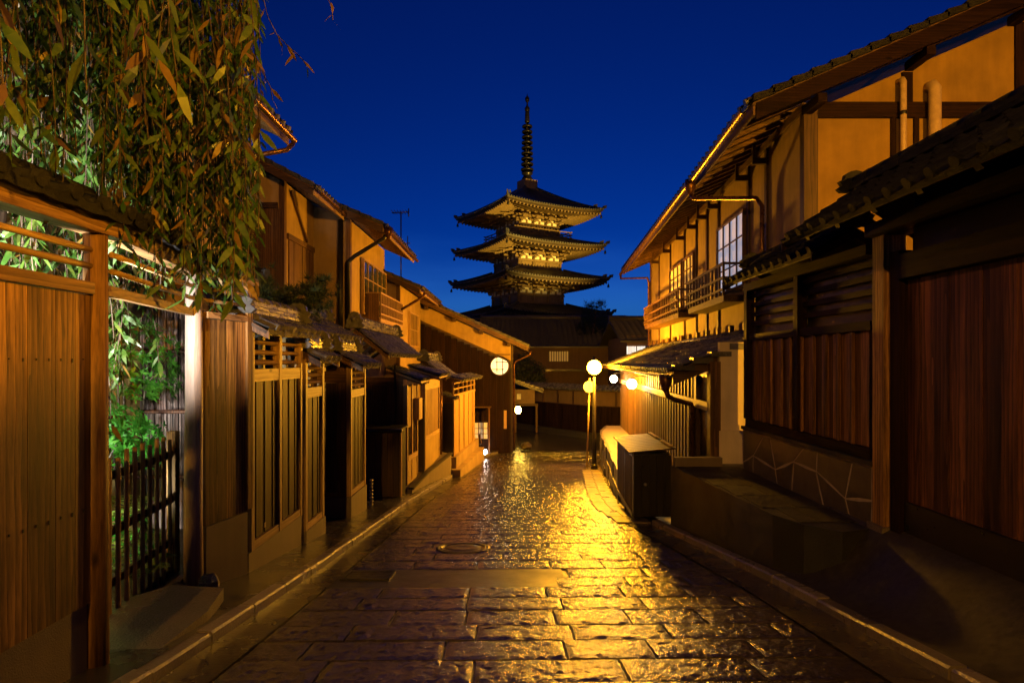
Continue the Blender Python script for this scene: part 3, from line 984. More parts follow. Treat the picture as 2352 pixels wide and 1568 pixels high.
# lower storey: lean-to roof on the street side
LZ, LT = 1.38, 2.14
lr = MB(RF)
lr.prism([(LE, 11.2, LZ - .02), (HX - .02, 11.2, LT - .05), (HX - .02, 11.2, LT), (LE, 11.2, LZ + .03)], (0, Y1 + .3 - 11.2, 0))
leanto = lr.build('lean_to_roof', M['brown_x'], rh)
sl = Vector((HX - LE, 0, LT - LZ))
corr(RF(LE - .05, Y1 + .3, LZ + .05), -a_, sl, (Y1 + .3 - 11.2) * 1.002, sl.length, 'tile', leanto, 'tile_field')
for j in range(56):
    yv = Y1 + .28 - j * (Y1 + .28 - 11.2) / 56
    m = basis(RF(LE - .06, yv, LZ + .05), -a_, sl)
    inst('eave_tile', ETILE, leanto, m @ Matrix.Translation((TW / 2, -.02, 0)))
for yv in frange(11.4, Y1, 34):
    bar('rafter', leanto, M['brown_x'], Vector(RF(LE + .03, yv, LZ - .06)), Vector(RF(LX + .1, yv, LZ + (LX - LE) * .4 - .06)), .05, .07)
MB(RF).prism([(LE, 11.1, LZ - .2), (HX - .05, 11.1, LT - .2), (HX - .05, 11.1, LT + .04), (LE, 11.1, LZ + .06)], (0, .08, 0)).build('barge_board', M['brown_x'], rh)
for j in range(6):
    p0 = (LE + j * .33, 11.02, LZ + .06 + j * .33 * .38)
    MB(RF).box(p0[0], p0[0] + .36, 10.98, 11.3, p0[2], p0[2] + .09 + .02 * (j % 2)).build('verge_tile', M['tile'], leanto)
# ledge of wall plate with small posts above the lean-to (bright blocks)
for i, yv in enumerate(frange(11.8, 25.5, 14)):
    MB(RF).box(HX - .17, HX - .075, yv - .07, yv + .07, 2.15, 2.42).build('ledge_block', M['brown'], rh)
MB(RF).tube([(HX - .16, 11.25, 2.2), (HX - .16, Y1 + .2, 2.2)], .07, 8).build('flashing_tile', M['tile'], rh)
gutter((LE - .1, 11.1, LZ - .02), (LE - .1, Y1 + .2, LZ + .02), .06, rh, 'copper', RF)
hopper(LE - .1, 11.35, LZ - .08, RF, rh)
pipe('downpipe', rh, M['copper'], [(LE - .1, 11.35, LZ - .3), (LE - .06, 11.35, LZ - .42), (LE + .1, 11.6, LZ - .5), (LX - .14, 12.1, LZ - .62), (LX - .1, 12.15, LZ - .72), (LX - .1, 12.15, -.55)], .05, 10, RF)
# lower wall boards (street face)
rnd = random.Random(11)
y = 12.2
while y < 25.9:
    w = rnd.uniform(.30, .36)
    one('wall_board', rh, M['brown'], LX, LX + .03, y, min(25.9, y + w) - .006, -1.15, 1.32, fr=RF)
    one('cover_batten', rh, M['dark'], LX - .022, LX - .001, y - .022, y + .016, -1.15, 1.3, fr=RF)
    y += w
one('ledger', rh, M['cedar_y'], LX - .07, LX - .024, 11.1, 25.9, .70, .86, fr=RF)
MB(RF).box(LX + .035, LX + .12, 11.05, 25.95, -1.2, 1.5).build('wall_core', M['black'], rh)
MB(RF).box(LX - .06, LX + .03, 12.02, 12.19, -.6, 1.3).build('post', M['dark'], rh)
# near end of the lower storey: plaster facing the viewer, lamplight painted into its colour, with a ledge
ex = LX + K * 11
MB().box(ex + .13, 5.1, 11.0, 11.1, -.3, 1.95).build('end_wall', M['plaster_lamplit'], rh)
MB().box(ex + .1, 4.75, 10.93, 11.04, -.3, .36).build('dado', M['plaster_lamplit'], rh)  # same lightened plaster, lamplight put into the colour
MB().box(ex - .06, ex + .13, 10.94, 11.12, -.3, 1.6).build('corner_post', M['brown'], rh)
# stone platform under the far part
q = MB()
rows = []
for y in frange(13.9, 26.2, 14):
    xx = xr(y) + .12
    rows.append((xx, y))
pts = [(x, y, -2.7) for x, y in rows] + [(5.2, 26.2, -2.7), (4.6, 13.9, -2.7)]
plat = MB().prism(pts, (0, 0, 1.55)).build('platform', M['base'])
props(plat, kind='structure')
for i, (x, y) in enumerate(rows[:-1]):
    x2, y2 = rows[i + 1]
    for k, (za, zb) in enumerate(((-2.5, -2.0), (-1.98, -1.56), (-1.54, -1.14))):
        a = Vector((x, y + .02, 0)); b = Vector((x2, y2 - .02, 0))
        o = rnd.uniform(.02, .07)
        MB().prism([(a.x + .05, a.y, za), (b.x + .05, b.y, za), (b.x + .05, b.y, zb), (a.x + .05, a.y, zb)], (-.05 - o, 0, 0)).build('foundation_stone', M['rock'], plat)

# --- black slatted refuse cabinet beside the kerb
cb = thing('refuse_cabinet', 'black wooden cabinet with slatted lid standing at the right kerb', 'cabinet', (2.72, 12.7, -1.5))
CX0, CX1, CY0, CY1, CZ0, CZ1 = 2.30, 3.02, 11.55, 13.85, -1.38, -.12
def CF(x, y, z): return (x + .04 * (y - CY0), y, z)
MB(CF).box(CX0 + .03, CX1 - .03, CY0 + .02, CY1 - .02, CZ0 + .04, CZ1 - .02).build('carcass', M['black'], cb)
n = 11
for k in range(n):
    ya = CY0 - .06 + k * (CY1 - CY0 + .12) / n
    q = MB(CF); dz = .07
    q.prism([(CX0 - .09, ya, CZ1 - .01), (CX1 + .08, ya, CZ1 + dz), (CX1 + .08, ya, CZ1 + dz + .025), (CX0 - .09, ya, CZ1 + .015)], (0, (CY1 - CY0 + .12) / n - .03, 0))
    q.build('lid_slat', M['slat'], cb)
for yv in (CY0, (CY0 + CY1) / 2 - .03, CY1 - .06):
    MB(CF).box(CX0 - .0, CX0 + .029, yv, yv + .07, CZ0 - .28, CZ1 - .012).build('stile', M['black'], cb)
for k, yv in enumerate(frange(CY0 + .12, CY1 - .2, 13)):
    MB(CF).box(CX0 + .004, CX0 + .028, yv, yv + .08, CZ0 + .08, CZ1 - .1).build('slat', M['dark'], cb)
for zv in (CZ0 + .02, CZ1 - .09): MB(CF).box(CX0 - .015, CX0 + .003, CY0 + .071, CY1 - .061, zv, zv + .08).build('rail', M['black'], cb)
for k in range(5): MB(CF).box(CX0 + .02 + k * .14, CX0 + .145 + k * .14, CY0 - .012, CY0 + .018, CZ0 + .05, CZ1 - .05).build('end_board', M['black'], cb)
for k, (xa_, ya_) in enumerate(((CX1 - .05, CY0 + .05), (CX1 - .05, CY1 - .9))):
    MB(CF).box(xa_ + .02, xa_ + .09, ya_, ya_ + .85, CZ1 + .1, CZ1 + .125).build('hinge_strip', M['cedar_y'], cb)
MB(CF).ball((CX0 + .22, CY0 - .04, -.72), .035, 10, 6).build('knob', M['steel'], cb)

# ================================================================ left: tall garden fence
lf = thing('garden_fence', 'tall garden fence of wide orange-brown boards nearest the viewer on the left', 'fence', (-2.9, 3.2, -.45))
rnd = random.Random(21)
LXF = -2.86
y = 1.6
while y < 4.14:
    w = rnd.uniform(.17, .23)
    b = min(4.14, y + w)
    one('board', lf, M['fence'], LXF - .03 + rnd.uniform(-.003, .003), LXF, y + .003, b - .002, -.03, 2.05)
    y = b
nl = MB()
for k in range(26):
    for z in (.6, 1.6): nl.box(LXF - .002, LXF + .005, 1.66 + k * .1, 1.668 + k * .1, z + rnd.uniform(-.012, .012), z + .02)
props(nl.build('nail_heads', M['iron'], lf), kind='stuff')
for z in (.55, 1.55):
    one('back_rail', lf, M['fence_x'], LXF - .09, LXF - .035, 1.6, 4.14, z, z + .09)
one('top_rail', lf, M['fence_x'], LXF - .05, LXF + .035, 1.6, 4.13, 2.055, 2.135)
one('plinth', lf, M['base'], LXF - .14, LXF - .012, 1.6, 4.12, -.75, -.035)
MB().tube([(LXF - .02, 4.215, -.62), (LXF - .02, 4.215, .6), (LXF - .02, 4.215, 2.5)], [.085, .08, .075], 12).build('post', M['fence'], lf)
for z in (2.25, 2.36):
    q = MB()
    pts = frange(1.6, 4.16, 9)
    q.tube([(LXF - .01, p, z) for p in pts], [.021 + .004 * (k % 2) for k in range(9)], 8)
    q.build('bamboo_rail', M['bamboo_y'], lf)
one('roof_beam', lf, M['fence_x'], LXF - .09, LXF + .07, 1.6, 4.36, 2.475, 2.60)
lay_tiles(lf, (LXF + .16, 1.6, 2.62), (0, 1, 0), (-.45, 0, .12), 10, 2, 1.04, 'tile_dull')
one('roof_deck', lf, M['dark_y'], LXF - .3, LXF + .11, 1.6, 4.37, 2.602, 2.625)
ridge_stack(lf, (LXF - .16, 1.7, 2.74), (LXF - .16, 4.34, 2.74), .16, 1, .04, False, .055, 'tile_dull')
MB().lathe([(.16, -.13), (.15, .03), (.1, .06)], (LXF, 4.2, -.62), 9).build('post_stone', M['rock'], lf)

# ---- gateway between the fences: lintels and roof carried on a round log
gw_ = thing('garden_gateway', 'open garden gateway with pale round log post and bamboo rails', 'gateway', (-3.26, 6.2, -.9))
GA, GB = Vector((-2.87, 4.3, 0)), Vector((-3.26, 6.24, 0))
MB().tube([(-3.26, 6.24, -.78), (-3.265, 6.24, .2), (-3.255, 6.24, 1.2), (-3.26, 6.24, 2.48)], [.095, .088, .084, .078], 14).build('log_post', M['log'], gw_)
for kz, ky in ((1.05, 0), (.42, 1), (1.62, 2)):
    MB().lathe([(.0, .0), (.022, .002), (.018, .012), (.004, .012)], (0, 0, 0), 10)
for z, w, h, m in ((2.1, .05, .075, 'fence_x'), (2.54, .15, .12, 'fence_x')):
    bar('lintel', gw_, M[m], GA + Vector((0, 0, z)), GB + Vector((0, 0, z)), w, h)
for z in (2.24, 2.36):
    MB().tube([GA + Vector((.02, .04, z)), GB + Vector((.02, 0, z))], .022, 8).build('bamboo_rail', M['bamboo_y'], gw_)
d = (GB - GA).normalized(); l = Vector((d.y, -d.x, 0))
lay_tiles(gw_, GA + l * .2 + Vector((0, 0, 2.63)), d, -l * .45 + Vector((0, 0, .12)), 7, 2, 1.06, 'tile_dull')
bar('roof_deck', gw_, M['dark_y'], GA + Vector((0, .08, 2.615)) - l * .1, GB + Vector((0, 0, 2.615)) - l * .1, .42, .022)
# flat threshold stone and rough stones round the post foot
q = MB()
q.prism([(x, y, zs(5.1) + .04) for x, y in ((-2.62, 4.42), (-2.60, 5.2), (-2.72, 5.75), (-3.25, 5.82), (-3.62, 5.3), (-3.5, 4.5), (-2.95, 4.36))][::-1], (0, 0, .12))
props(q.build('threshold_stone', M['stepstone']), 'broad flat granite threshold stone before the bamboo gate', 'stone')
def rock(p, r, name, label=None, parent=None, sq=.7, seed=1, mat='rock'):
    rn = random.Random(seed); q = MB(); q.smooth = True
    seg, rg = 9, 6; rings = []
    for k in range(rg + 1):
        a = math.pi * k / rg - math.pi / 2
        rings.append(q.add([Vector(p) + Vector((r * math.cos(a) * math.cos(2*math.pi*j/seg) * rn.uniform(.75, 1.15), r * math.cos(a) * math.sin(2*math.pi*j/seg) * rn.uniform(.75, 1.15), r * sq * (math.sin(a) + 1) * rn.uniform(.85, 1.05))) for j in range(seg)]))
    q.smooth = False
    for a, b in zip(rings, rings[1:]):
        for j in range(seg): q.face([a+j, a+(j+1)%seg, b+(j+1)%seg, b+j])
    o = q.build(name, M[mat], parent)
    if label: props(o, label, 'stone')
    return o
rock((-3.05, 6.12, zs(6.1) + .07), .11, 'edge_stone', 'small pointed stone at the street side of the log post', sq=1.0, seed=4, mat='stepstone')
rock((-3.3, 5.98, zs(6) + .05), .13, 'edge_stone', 'dark rounded stone under the log post foot', seed=5)
rock((-3.56, 5.93, zs(6) + .05), .11, 'edge_stone', 'low dark stone between gate stile and log post', seed=6)

# ---- bamboo gate leaf
bgate = thing('bamboo_gate', 'bamboo picket gate standing ajar before green ferns', 'gate', (-3.54, 5.95, -.65))
A, B = Vector((-3.44, 5.15, 0)), Vector((-3.62, 6.5, 0))
for k in range(9):
    t = k / 9.0
    p = A.lerp(B, t)
    h = .80 + rnd.uniform(-.04, .04); z0 = -.70 + rnd.uniform(-.03, .04)
    q = MB()
    zz = frange(z0, h, 9)
    q.tube([(p.x + .035, p.y, z) for z in zz], [.019 + (.004 if j % 2 else 0) for j in range(9)], 8)
    q.build('bamboo_picket', M['bamboo'], bgate)
for z in (.62, .14, -.3, -.62):
    MB().beam(A + Vector((0, 0, z)), B + Vector((0, 0, z)), .03, .075).build('rail', M['dark_y'], bgate)
MB().box(B.x - .04, B.x + .05, B.y - .04, B.y + .05, -.72, .86).build('stile', M['fence'], bgate)

# ---- garden behind
q = MB()
q.prism([(-9, 1, -1.5), (-2.99, 1, -1.5), (-2.99, 4.4, -1.5), (-3.4, 6.3, -1.5), (-3.2, 8.6, -1.5), (-9, 8.6, -1.5)], (0, 0, .86))
props(q.build('garden_bed', M['soil']), kind='structure')
bf = thing('brushwood_fence', 'purple-brown brushwood fence with red poles behind the garden', 'fence', (-5, 8.2, -.65))
x = -7.4
while x < -3.55:
    n = 3
    q = MB()
    w = .11
    for k in range(9):
        xx = x + rnd.uniform(0, w)
        q.beam((xx, 8.2 + rnd.uniform(-.03, .03), -.65), (xx + rnd.uniform(-.03, .03), 8.2 + rnd.uniform(-.03, .03), 2.2 + rnd.uniform(-.05, .1)), .022, .022)
    q.build('brush_bundle', M['brush'], bf)
    x += w * .9
for z in (.05, .92, 1.72):
    MB().tube([(-7.4, 8.13, z), (-3.5, 8.12, z + .02)], .025, 8).build('pole', M['red'], bf)
MB().box(-7.4, -3.5, 8.26, 8.29, -.65, 2.2).build('backing', M['dark_x'], bf)

# ---- board fence section beyond the log post
l3 = thing('side_fence', 'narrow board fence between the log post and the louvred wall', 'fence', (-3.14, 6.7, -.9))
A, B = Vector((-3.20, 6.36, 0)), Vector((-3.06, 7.0, 0))
def seg_fr(A, B):
    d = (B - A).normalized(); n = Vector((d.y, -d.x, 0))
    return lambda s, m, z: A + d * s + n * m + Vector((0, 0, z)), (B - A).length
fr, L = seg_fr(A, B)
n = 4
for k in range(n):
    one('board', l3, M['fence'], L * k / n + .002, L * (k + 1) / n - .002, -.03, 0, -.12, 2.05, fr=fr)
one('top_rail', l3, M['fence_x'], 0, L, -.05, .035, 2.055, 2.12, fr=fr)
one('plinth', l3, M['base'], 0, L + .02, -.12, .012, -1.1, -.125, fr=fr)
one('post', l3, M['fence'], L - .0, L + .1, -.1, .03, -.1, 2.5, fr=fr)
for z in (2.24, 2.36): MB(fr).tube([(-.12, 0, z), (L, 0, z)], .021, 8).build('bamboo_rail', M['bamboo_y'], l3)
one('roof_beam', l3, M['fence_x'], -.15, L + .15, -.08, .07, 2.48, 2.58, fr=fr)
lay_tiles(l3, fr(-.15, .2, 2.60), (B - A), fr(0, -.45, .12) - fr(0, 0, 0), 3, 2, 1.18, 'tile_dull')

# ================================================================ left: louvred timber wall in stepped bays
lw = thing('louvred_wall', 'new-timber wall with louvred top and dark slats in stepped bays', 'wall', (-3.05, 8.2, -1.1))
def bay(parent, x, y0, y1, zb, zr, zt, mull=None, nslat=7, depth=.16, panel=True):
    """posts, sill, mid rail, dark slats under it and open louvre blades above"""
    pw = .085
    ys = [y0] + (mull or []) + [y1 - pw]
    for p in ys: one('post', parent, M['cedar'], x - .07, x + .02, p, p + pw, zb, zt)
    for a, b in zip(ys, ys[1:]):
        a2, b2 = a + pw + .001, b - .001
        one('sill', parent, M['cedar_y'], x - .06, x + .012, a2, b2, zb, zb + .1)
        one('mid_rail', parent, M['cedar_y'], x - .06, x + .012, a2, b2, zr, zr + .15)
        n = max(2, int((b2 - a2) / .115))
        for k in range(n):
            w = (b2 - a2) / n
            one('slat', parent, M['slat'], x - .055 + .012 * (k % 2), x - .03 + .012 * (k % 2), a2 + k * w + .002, a2 + (k + 1) * w - .004, zb + .101, zr - .001)
        nl = 3 if zt - zr > .45 else 2
        for k in range(nl):
            z = zr + .2 + k * (zt - zr - .2) / nl
            MB().prism([(x - depth, a2, z + .02), (x - .02, a2, z), (x + .01, a2, z + .02), (x - .02, a2, z + .045), (x - depth, a2, z + .065)], (0, b2 - a2, 0)).build('louvre_blade', M['cedar_y'], parent)
        one('inner_post', parent, M['cedar'], x - depth - .06, x - depth - .001, b2 - .1, b2 - .02, zr + .151, zt)
    one('top_rail', parent, M['cedar_y'], x - .068, x + .018, y0, y1, zt + .001, zt + .05)
bay(lw, -3.06, 7.12, 8.86, -.62, 1.36, 1.93, [7.98], 8)
one('plinth', lw, M['base'], -3.2, -3.045, 7.05, 8.9, -1.35, -.622)
small_roof(lw, -2.82, 1.98, -3.16, 2.16, 7.06, 8.95, layers=3)
bay(lw, -3.03, 8.90, 9.78, -.88, 1.06, 1.58)
one('plinth', lw, M['base'], -3.2, -3.0, 8.9, 9.82, -1.55, -.882)
small_roof(lw, -2.80, 1.63, -3.12, 1.80, 8.92, 9.9, layers=3)
one('paper_label', lw, M['cedar'], -3.018, -3.014, 7.42, 7.47, -.42, -.36)
# recessed door behind, then the pillar bay
dr = thing('recessed_gate', 'recessed dark plank gate between the louvred bay and pillar', 'gate', (-3.75, 10.5, -1.4))
for k in range(8): one('plank', dr, M['dark'], -3.78, -3.75 + .006 * (k % 2), 9.8 + k * .2, 9.99 + k * .2, -1.4, 1.35)
one('door_head', dr, M['dark_y'], -3.82, -3.70, 9.8, 11.4, 1.36, 1.5)
one('step', dr, M['base'], -3.8, -3.1, 9.83, 11.3, -1.6, -1.33)
pb = thing('pillar_bay', 'louvred pillar bay with its own small gabled tile roof', 'pillar', (-3.3, 11.9, -1.6))
bay(pb, -3.03, 11.4, 12.55, -.92, .92, 1.48)
one('corner_post', pb, M['brown'], -3.28, -3.102, 11.402, 11.48, -.92, 1.48)
for k in range(2): one('side_plank', pb, M['dark'], -3.70 + k * .21, -3.50 + k * .21, 11.405 + .006 * k, 11.435, -.85, 1.2)
one('side_head', pb, M['brown_x'], -3.72, -3.105, 11.40, 11.46, 1.21, 1.42)
one('side_sill', pb, M['brown_x'], -3.72, -3.105, 11.40, 11.46, -.93, -.86)
one('plinth', pb, M['base'], -3.75, -3.0, 11.38, 12.6, -1.75, -.935)
small_roof(pb, -2.74, 1.52, -3.3, 1.80, 11.25, 12.7, back=-3.82, layers=3)
MB().tube([(-3.3, 11.14, 1.66), (-3.3, 11.24, 1.66)], .11, 16).build('end_disc', M['brown'], pb)
# inner gate roof seen above and behind
ig = thing('inner_gate_roof', 'tiled roof of an inner gate rising behind the pillar', 'roof', (-3.9, 11.5, 1.5))
small_roof(ig, -3.25, 2.06, -4.05, 2.48, 10.2, 13.2, layers=3)
for yv in (10.4, 12.9):
    one('post', ig, M['brown'], -4.12, -3.98, yv, yv + .14, -1.4, 2.4)
one('eave_beam', ig, M['cedar_y'], -3.42, -3.34, 10.3, 13.1, 1.93, 2.0)
for k in range(9): bar('rafter', ig, M['brown_x'], (-3.3, 10.4 + k * .32, 2.02), (-4.05, 10.4 + k * .32, 2.40), .05, .06)

# ================================================================ left: dark cabinet and entrance of the next house
dc = thing('side_cabinet', 'tall black board cabinet at the left pavement edge', 'cabinet', (-3.05, 14.6, -1.75))
MB().box(-3.52, -2.66, 14.45, 15.25, zs(14.5) - .1, -.02).build('carcass', M['black'], dc)
for k in range(6): one('board', dc, M['dark'], -3.50 + k * .14, -3.365 + k * .14, 14.42, 14.448, zs(14.5) + .1, -.07)
MB().box(-2.658, -2.62, 14.44, 14.52, zs(14.5) - .05, -.04).build('edge_strip', M['cedar'], dc)
MB().tube([(-3.56, 14.38, -.03), (-2.60, 14.38, -.03)], .05, 8).build('top_roll', M['black'], dc)
MB().box(-3.56, -2.60, 14.39, 15.3, -.02, .02).build('lid', M['black'], dc)
MB().ball((-2.62, 14.40, -.03), .05, 10, 6).build('roll_end', M['steel'], dc)
# chain of small rounded stones hanging by the pillar (rain chain)
rc = thing('rain_chain', 'pale rain chain hanging beside the black cabinet', 'rain chain', (-3.2, 13.2, -1.6))
for k in range(9):
    MB().lathe([(.02, 0), (.045, .05), (.04, .07), (.015, .07)], (-3.05, 13.2, -1.62 + k * .075), 8).build('cup', M['steel'], rc)

# terrace wall along the pavement (two low stepped walls)
tw1 = thing('low_terrace', 'low sloping cement terrace below the lattice bays', 'terrace', (-2.3, 17.5, -2))
q = MB()
T1 = [(-3.3, 15.35), (-2.52, 15.35), (-2.35, 17.2), (-1.95, 19.6), (-2.6, 20.2), (-3.3, 20.2)]
bot = [(x, y, -2.3) for x, y in T1]
top = [(x, y, -1.62 + .06 * (y - 15.35)) for x, y in T1]
i = q.add(bot); j = q.add(top); n = len(T1)
q.face([i + k for k in reversed(range(n))]); q.face([j + k for k in range(n)])
for k in range(n): q.face([i + k, i + (k + 1) % n, j + (k + 1) % n, j + k])
q.build('retaining_wall', M['base'], tw1)
for k in range(4):
    a = T1[1 + min(k, 1)] if False else None
for (a, b) in ((T1[1], T1[2]), (T1[2], T1[3])):
    za, zb = -1.62 + .06 * (a[1] - 15.35), -1.62 + .06 * (b[1] - 15.35)
    bar('edge_coping', tw1, M['concrete'], (a[0] - .02, a[1], za + .025), (b[0] - .02, b[1], zb + .025), .14, .05)
tw2 = thing('far_terrace_wall', 'ochre cement footing wall under the last plank fence', 'wall', (-1.9, 22, -2.3))
MB().prism([(-2.9, 19.9, -2.6), (-1.82, 19.9, -2.6), (-1.36, 24.9, -2.6), (-2.6, 24.9, -2.6)], (0, 0, 1.08)).build('footing', M['plaster_dim'], tw2)
MB().prism([(-2.0, 19.6, -2.5), (-1.66, 19.6, -2.5), (-1.14, 24.9, -2.5), (-1.5, 24.9, -2.5)], (0, 0, .62)).build('step', M['plaster_dim'], tw2)

# entrance bays E: two lattice bays with little lean-to roofs
eb = thing('lattice_bay', 'tall pale lattice bay over an ochre dado beside the entrance', 'wall', (-2.55, 18, -1.3))
fr, L = seg_fr(Vector((-2.44, 17.0, 0)), Vector((-2.30, 19.3, 0)))
for s in (0, L - .09): one('post', eb, M['cedar'], s, s + .09, -.1, .02, -1.42, 1.1, fr=fr)
one('head', eb, M['cedar_y'], .091, L - .091, -.09, .012, .80, 1.08, fr=fr)
one('mid_rail', eb, M['cedar_y'], .091, L - .091, -.09, .012, -.62, -.50, fr=fr)
for k in range(12):
    w = (L - .19) / 12
    one('lattice_slat', eb, M['cedar'], .093 + k * w, .093 + k * w + w * .62, -.05, -.01, -.499, .799, fr=fr)
one('backing', eb, M['brown'], .09, L - .09, -.09, -.07, -.499, .799, fr=fr)
one('dado', eb, M['plaster'], .091, L - .091, -.1, -.002, -1.45, -.621, fr=fr)
one('near_cheek', eb, M['black'], -.06, -.002, -.75, .0, -1.45, .55, fr=fr)
pipe('downpipe', eb, M['copper'], [(L + .12, .03, 1.2), (L + .12, .03, -1.35)], .04, 8, fr=fr)
eb2 = thing('entrance_bay', 'set-back entrance bay with a slit window and plaster foot', 'wall', (-2.8, 15.9, -1.4))
fr, L = seg_fr(Vector((-2.68, 15.5, 0)), Vector((-2.60, 16.75, 0)))
for s in (0, .55, L - .08): one('post', eb2, M['cedar'], s, s + .08, -.09, .02, -1.5, 1.0, fr=fr)
one('panel', eb2, M['plaster'], .081, .549, -.08, -.01, -.1, .95, fr=fr)
one('panel', eb2, M['plaster_dim'], .631, L - .081, -.08, -.01, .2, .95, fr=fr)
one('dado', eb2, M['plaster'], .081, L - .081, -.09, .0, -1.55, -.95, fr=fr)
one('sill', eb2, M['cedar_y'], .081, L - .081, -.09, .03, -.949, -.83, fr=fr)
for k in range(7): one('window_bar', eb2, M['brown'], .1 + k * .15, .13 + k * .15, -.05, -.01, -.829, -.11, fr=fr)
one('window_back', eb2, M['black'], .081, L - .081, -.1, -.085, -.83, .95, fr=fr)
one('meter_box', eb2, M['cedar'], .75, 1.15, .0, .16, .05, .62, fr=fr)
# plank wall facing the viewer, above the cabinet
pk = thing('knotty_plank_wall', 'short knotty plank wall behind the black cabinet', 'wall', (-3.3, 15.5, -.2))
for k in range(5): one('plank', pk, M['brown'], -3.75 + k * .2, -3.555 + k * .2, 15.42, 15.45 + .006 * (k % 2), -1.6, 1.0)
one('head', pk, M['brown_x'], -3.75, -2.75, 15.39, 15.44, 1.001, 1.2)
pipe('conduit', pk, M['iron'], [(-2.95, 15.36, 1.5), (-2.93, 15.36, .6), (-2.95, 15.36, 0.05)], .025, 6)

# small roofs over the entrance
def lean_roof(name, label, x0, x1, y0, y1, z0, z1, mats='tile'):
    t = thing(name, label, 'roof', ((x0 + x1) / 2, (y0 + y1) / 2, min(z0, z1)))
    cols = max(2, round((y1 - y0) / TW)); sx = (y1 - y0) / cols / TW
    s = Vector((x0 - x1, 0, z0 - z1))
    lay_tiles(t, (x1, y0, z1), (0, 1, 0), s, cols, max(1, round(s.length / TL)), sx)
    MB().prism([(x1 - .01, y0, z1 - .03), (x0, y0, z0 - .03), (x0, y0, z0 - .07), (x1 - .01, y0, z1 - .07)], (0, y1 - y0, 0)).build('roof_deck', M['cedar'], t)
    for k in range(4):
        yv = y0 + .1 + (y1 - y0 - .2) * k / 3
        bar('rafter', t, M['brown_x'], (x1 + .0, yv, z1 - .10), (x0, yv, z0 - .10), .045, .06)
    return t
lean_roof('entrance_canopy', 'low tiled canopy over the set-back entrance bay', -3.2, -2.3, 15.5, 17.0, 1.45, 1.12)
lean_roof('bay_canopy', 'low tiled canopy over the tall lattice bay', -2.9, -2.02, 17.05, 19.6, 1.48, 1.2)
gr = thing('entrance_roof', 'dark gabled entrance roof with upright end tile left of centre', 'roof', (-3.4, 16, 1.4))
small_roof(gr, -2.75, 1.75, -3.5, 2.35, 13.6, 18.4, layers=4)
gr2 = thing('entrance_roof', 'smaller far entrance roof nearest the corner house', 'roof', (-3.0, 20, 1.0))
small_roof(gr2, -2.05, 1.1, -2.75, 1.62, 19.0, 22.2, layers=4)

# last plank fence before the corner house
pf = thing('plank_fence', 'glowing orange plank fence with a small lattice top near the corner house', 'fence', (-1.8, 22.4, -1.5))
fr, L = seg_fr(Vector((-1.93, 20.1, 0)), Vector((-1.50, 24.6, 0)))
n = 14
for k in range(n):
    one('plank', pf, M['cedar'], L * k / n + .006, L * (k + 1) / n - .006, -.03, 0, -1.52, .42, fr=fr)
    if k % 3 == 0: one('batten', pf, M['cedar'], L * k / n - .025, L * k / n + .025, .001, .03, -1.52, .42, fr=fr)
one('rail', pf, M['cedar_y'], 0, L, -.05, .02, .421, .5, fr=fr)
for k in range(6):
    s = L * k / 5 - (.05 if k == 5 else 0)
    one('top_post', pf, M['cedar'], s, s + .05, -.05, .01, .501, .86, fr=fr)
one('lattice_bar', pf, M['cedar_y'], .06, L - .06, -.035, -.01, .66, .70, fr=fr)
one('top_rail', pf, M['cedar_y'], 0, L, -.06, .02, .861, .93, fr=fr)
one('near_cheek', pf, M['black'], -.05, -.001, -.72, 0, -1.55, .25, fr=fr)
lay_tiles(pf, fr(-.1, .28, .97), (Vector((-1.50, 24.6, 0)) - Vector((-1.93, 20.1, 0))), fr(0, -.5, .16) - fr(0, 0, 0), 18, 2, 1.0)
lay_tiles(pf, fr(-.45, .1, .38), (Vector((-1.50, 24.6, 0)) - Vector((-1.93, 20.1, 0))), fr(0, -.5, .2) - fr(0, 0, 0), 3, 2, 1.0)

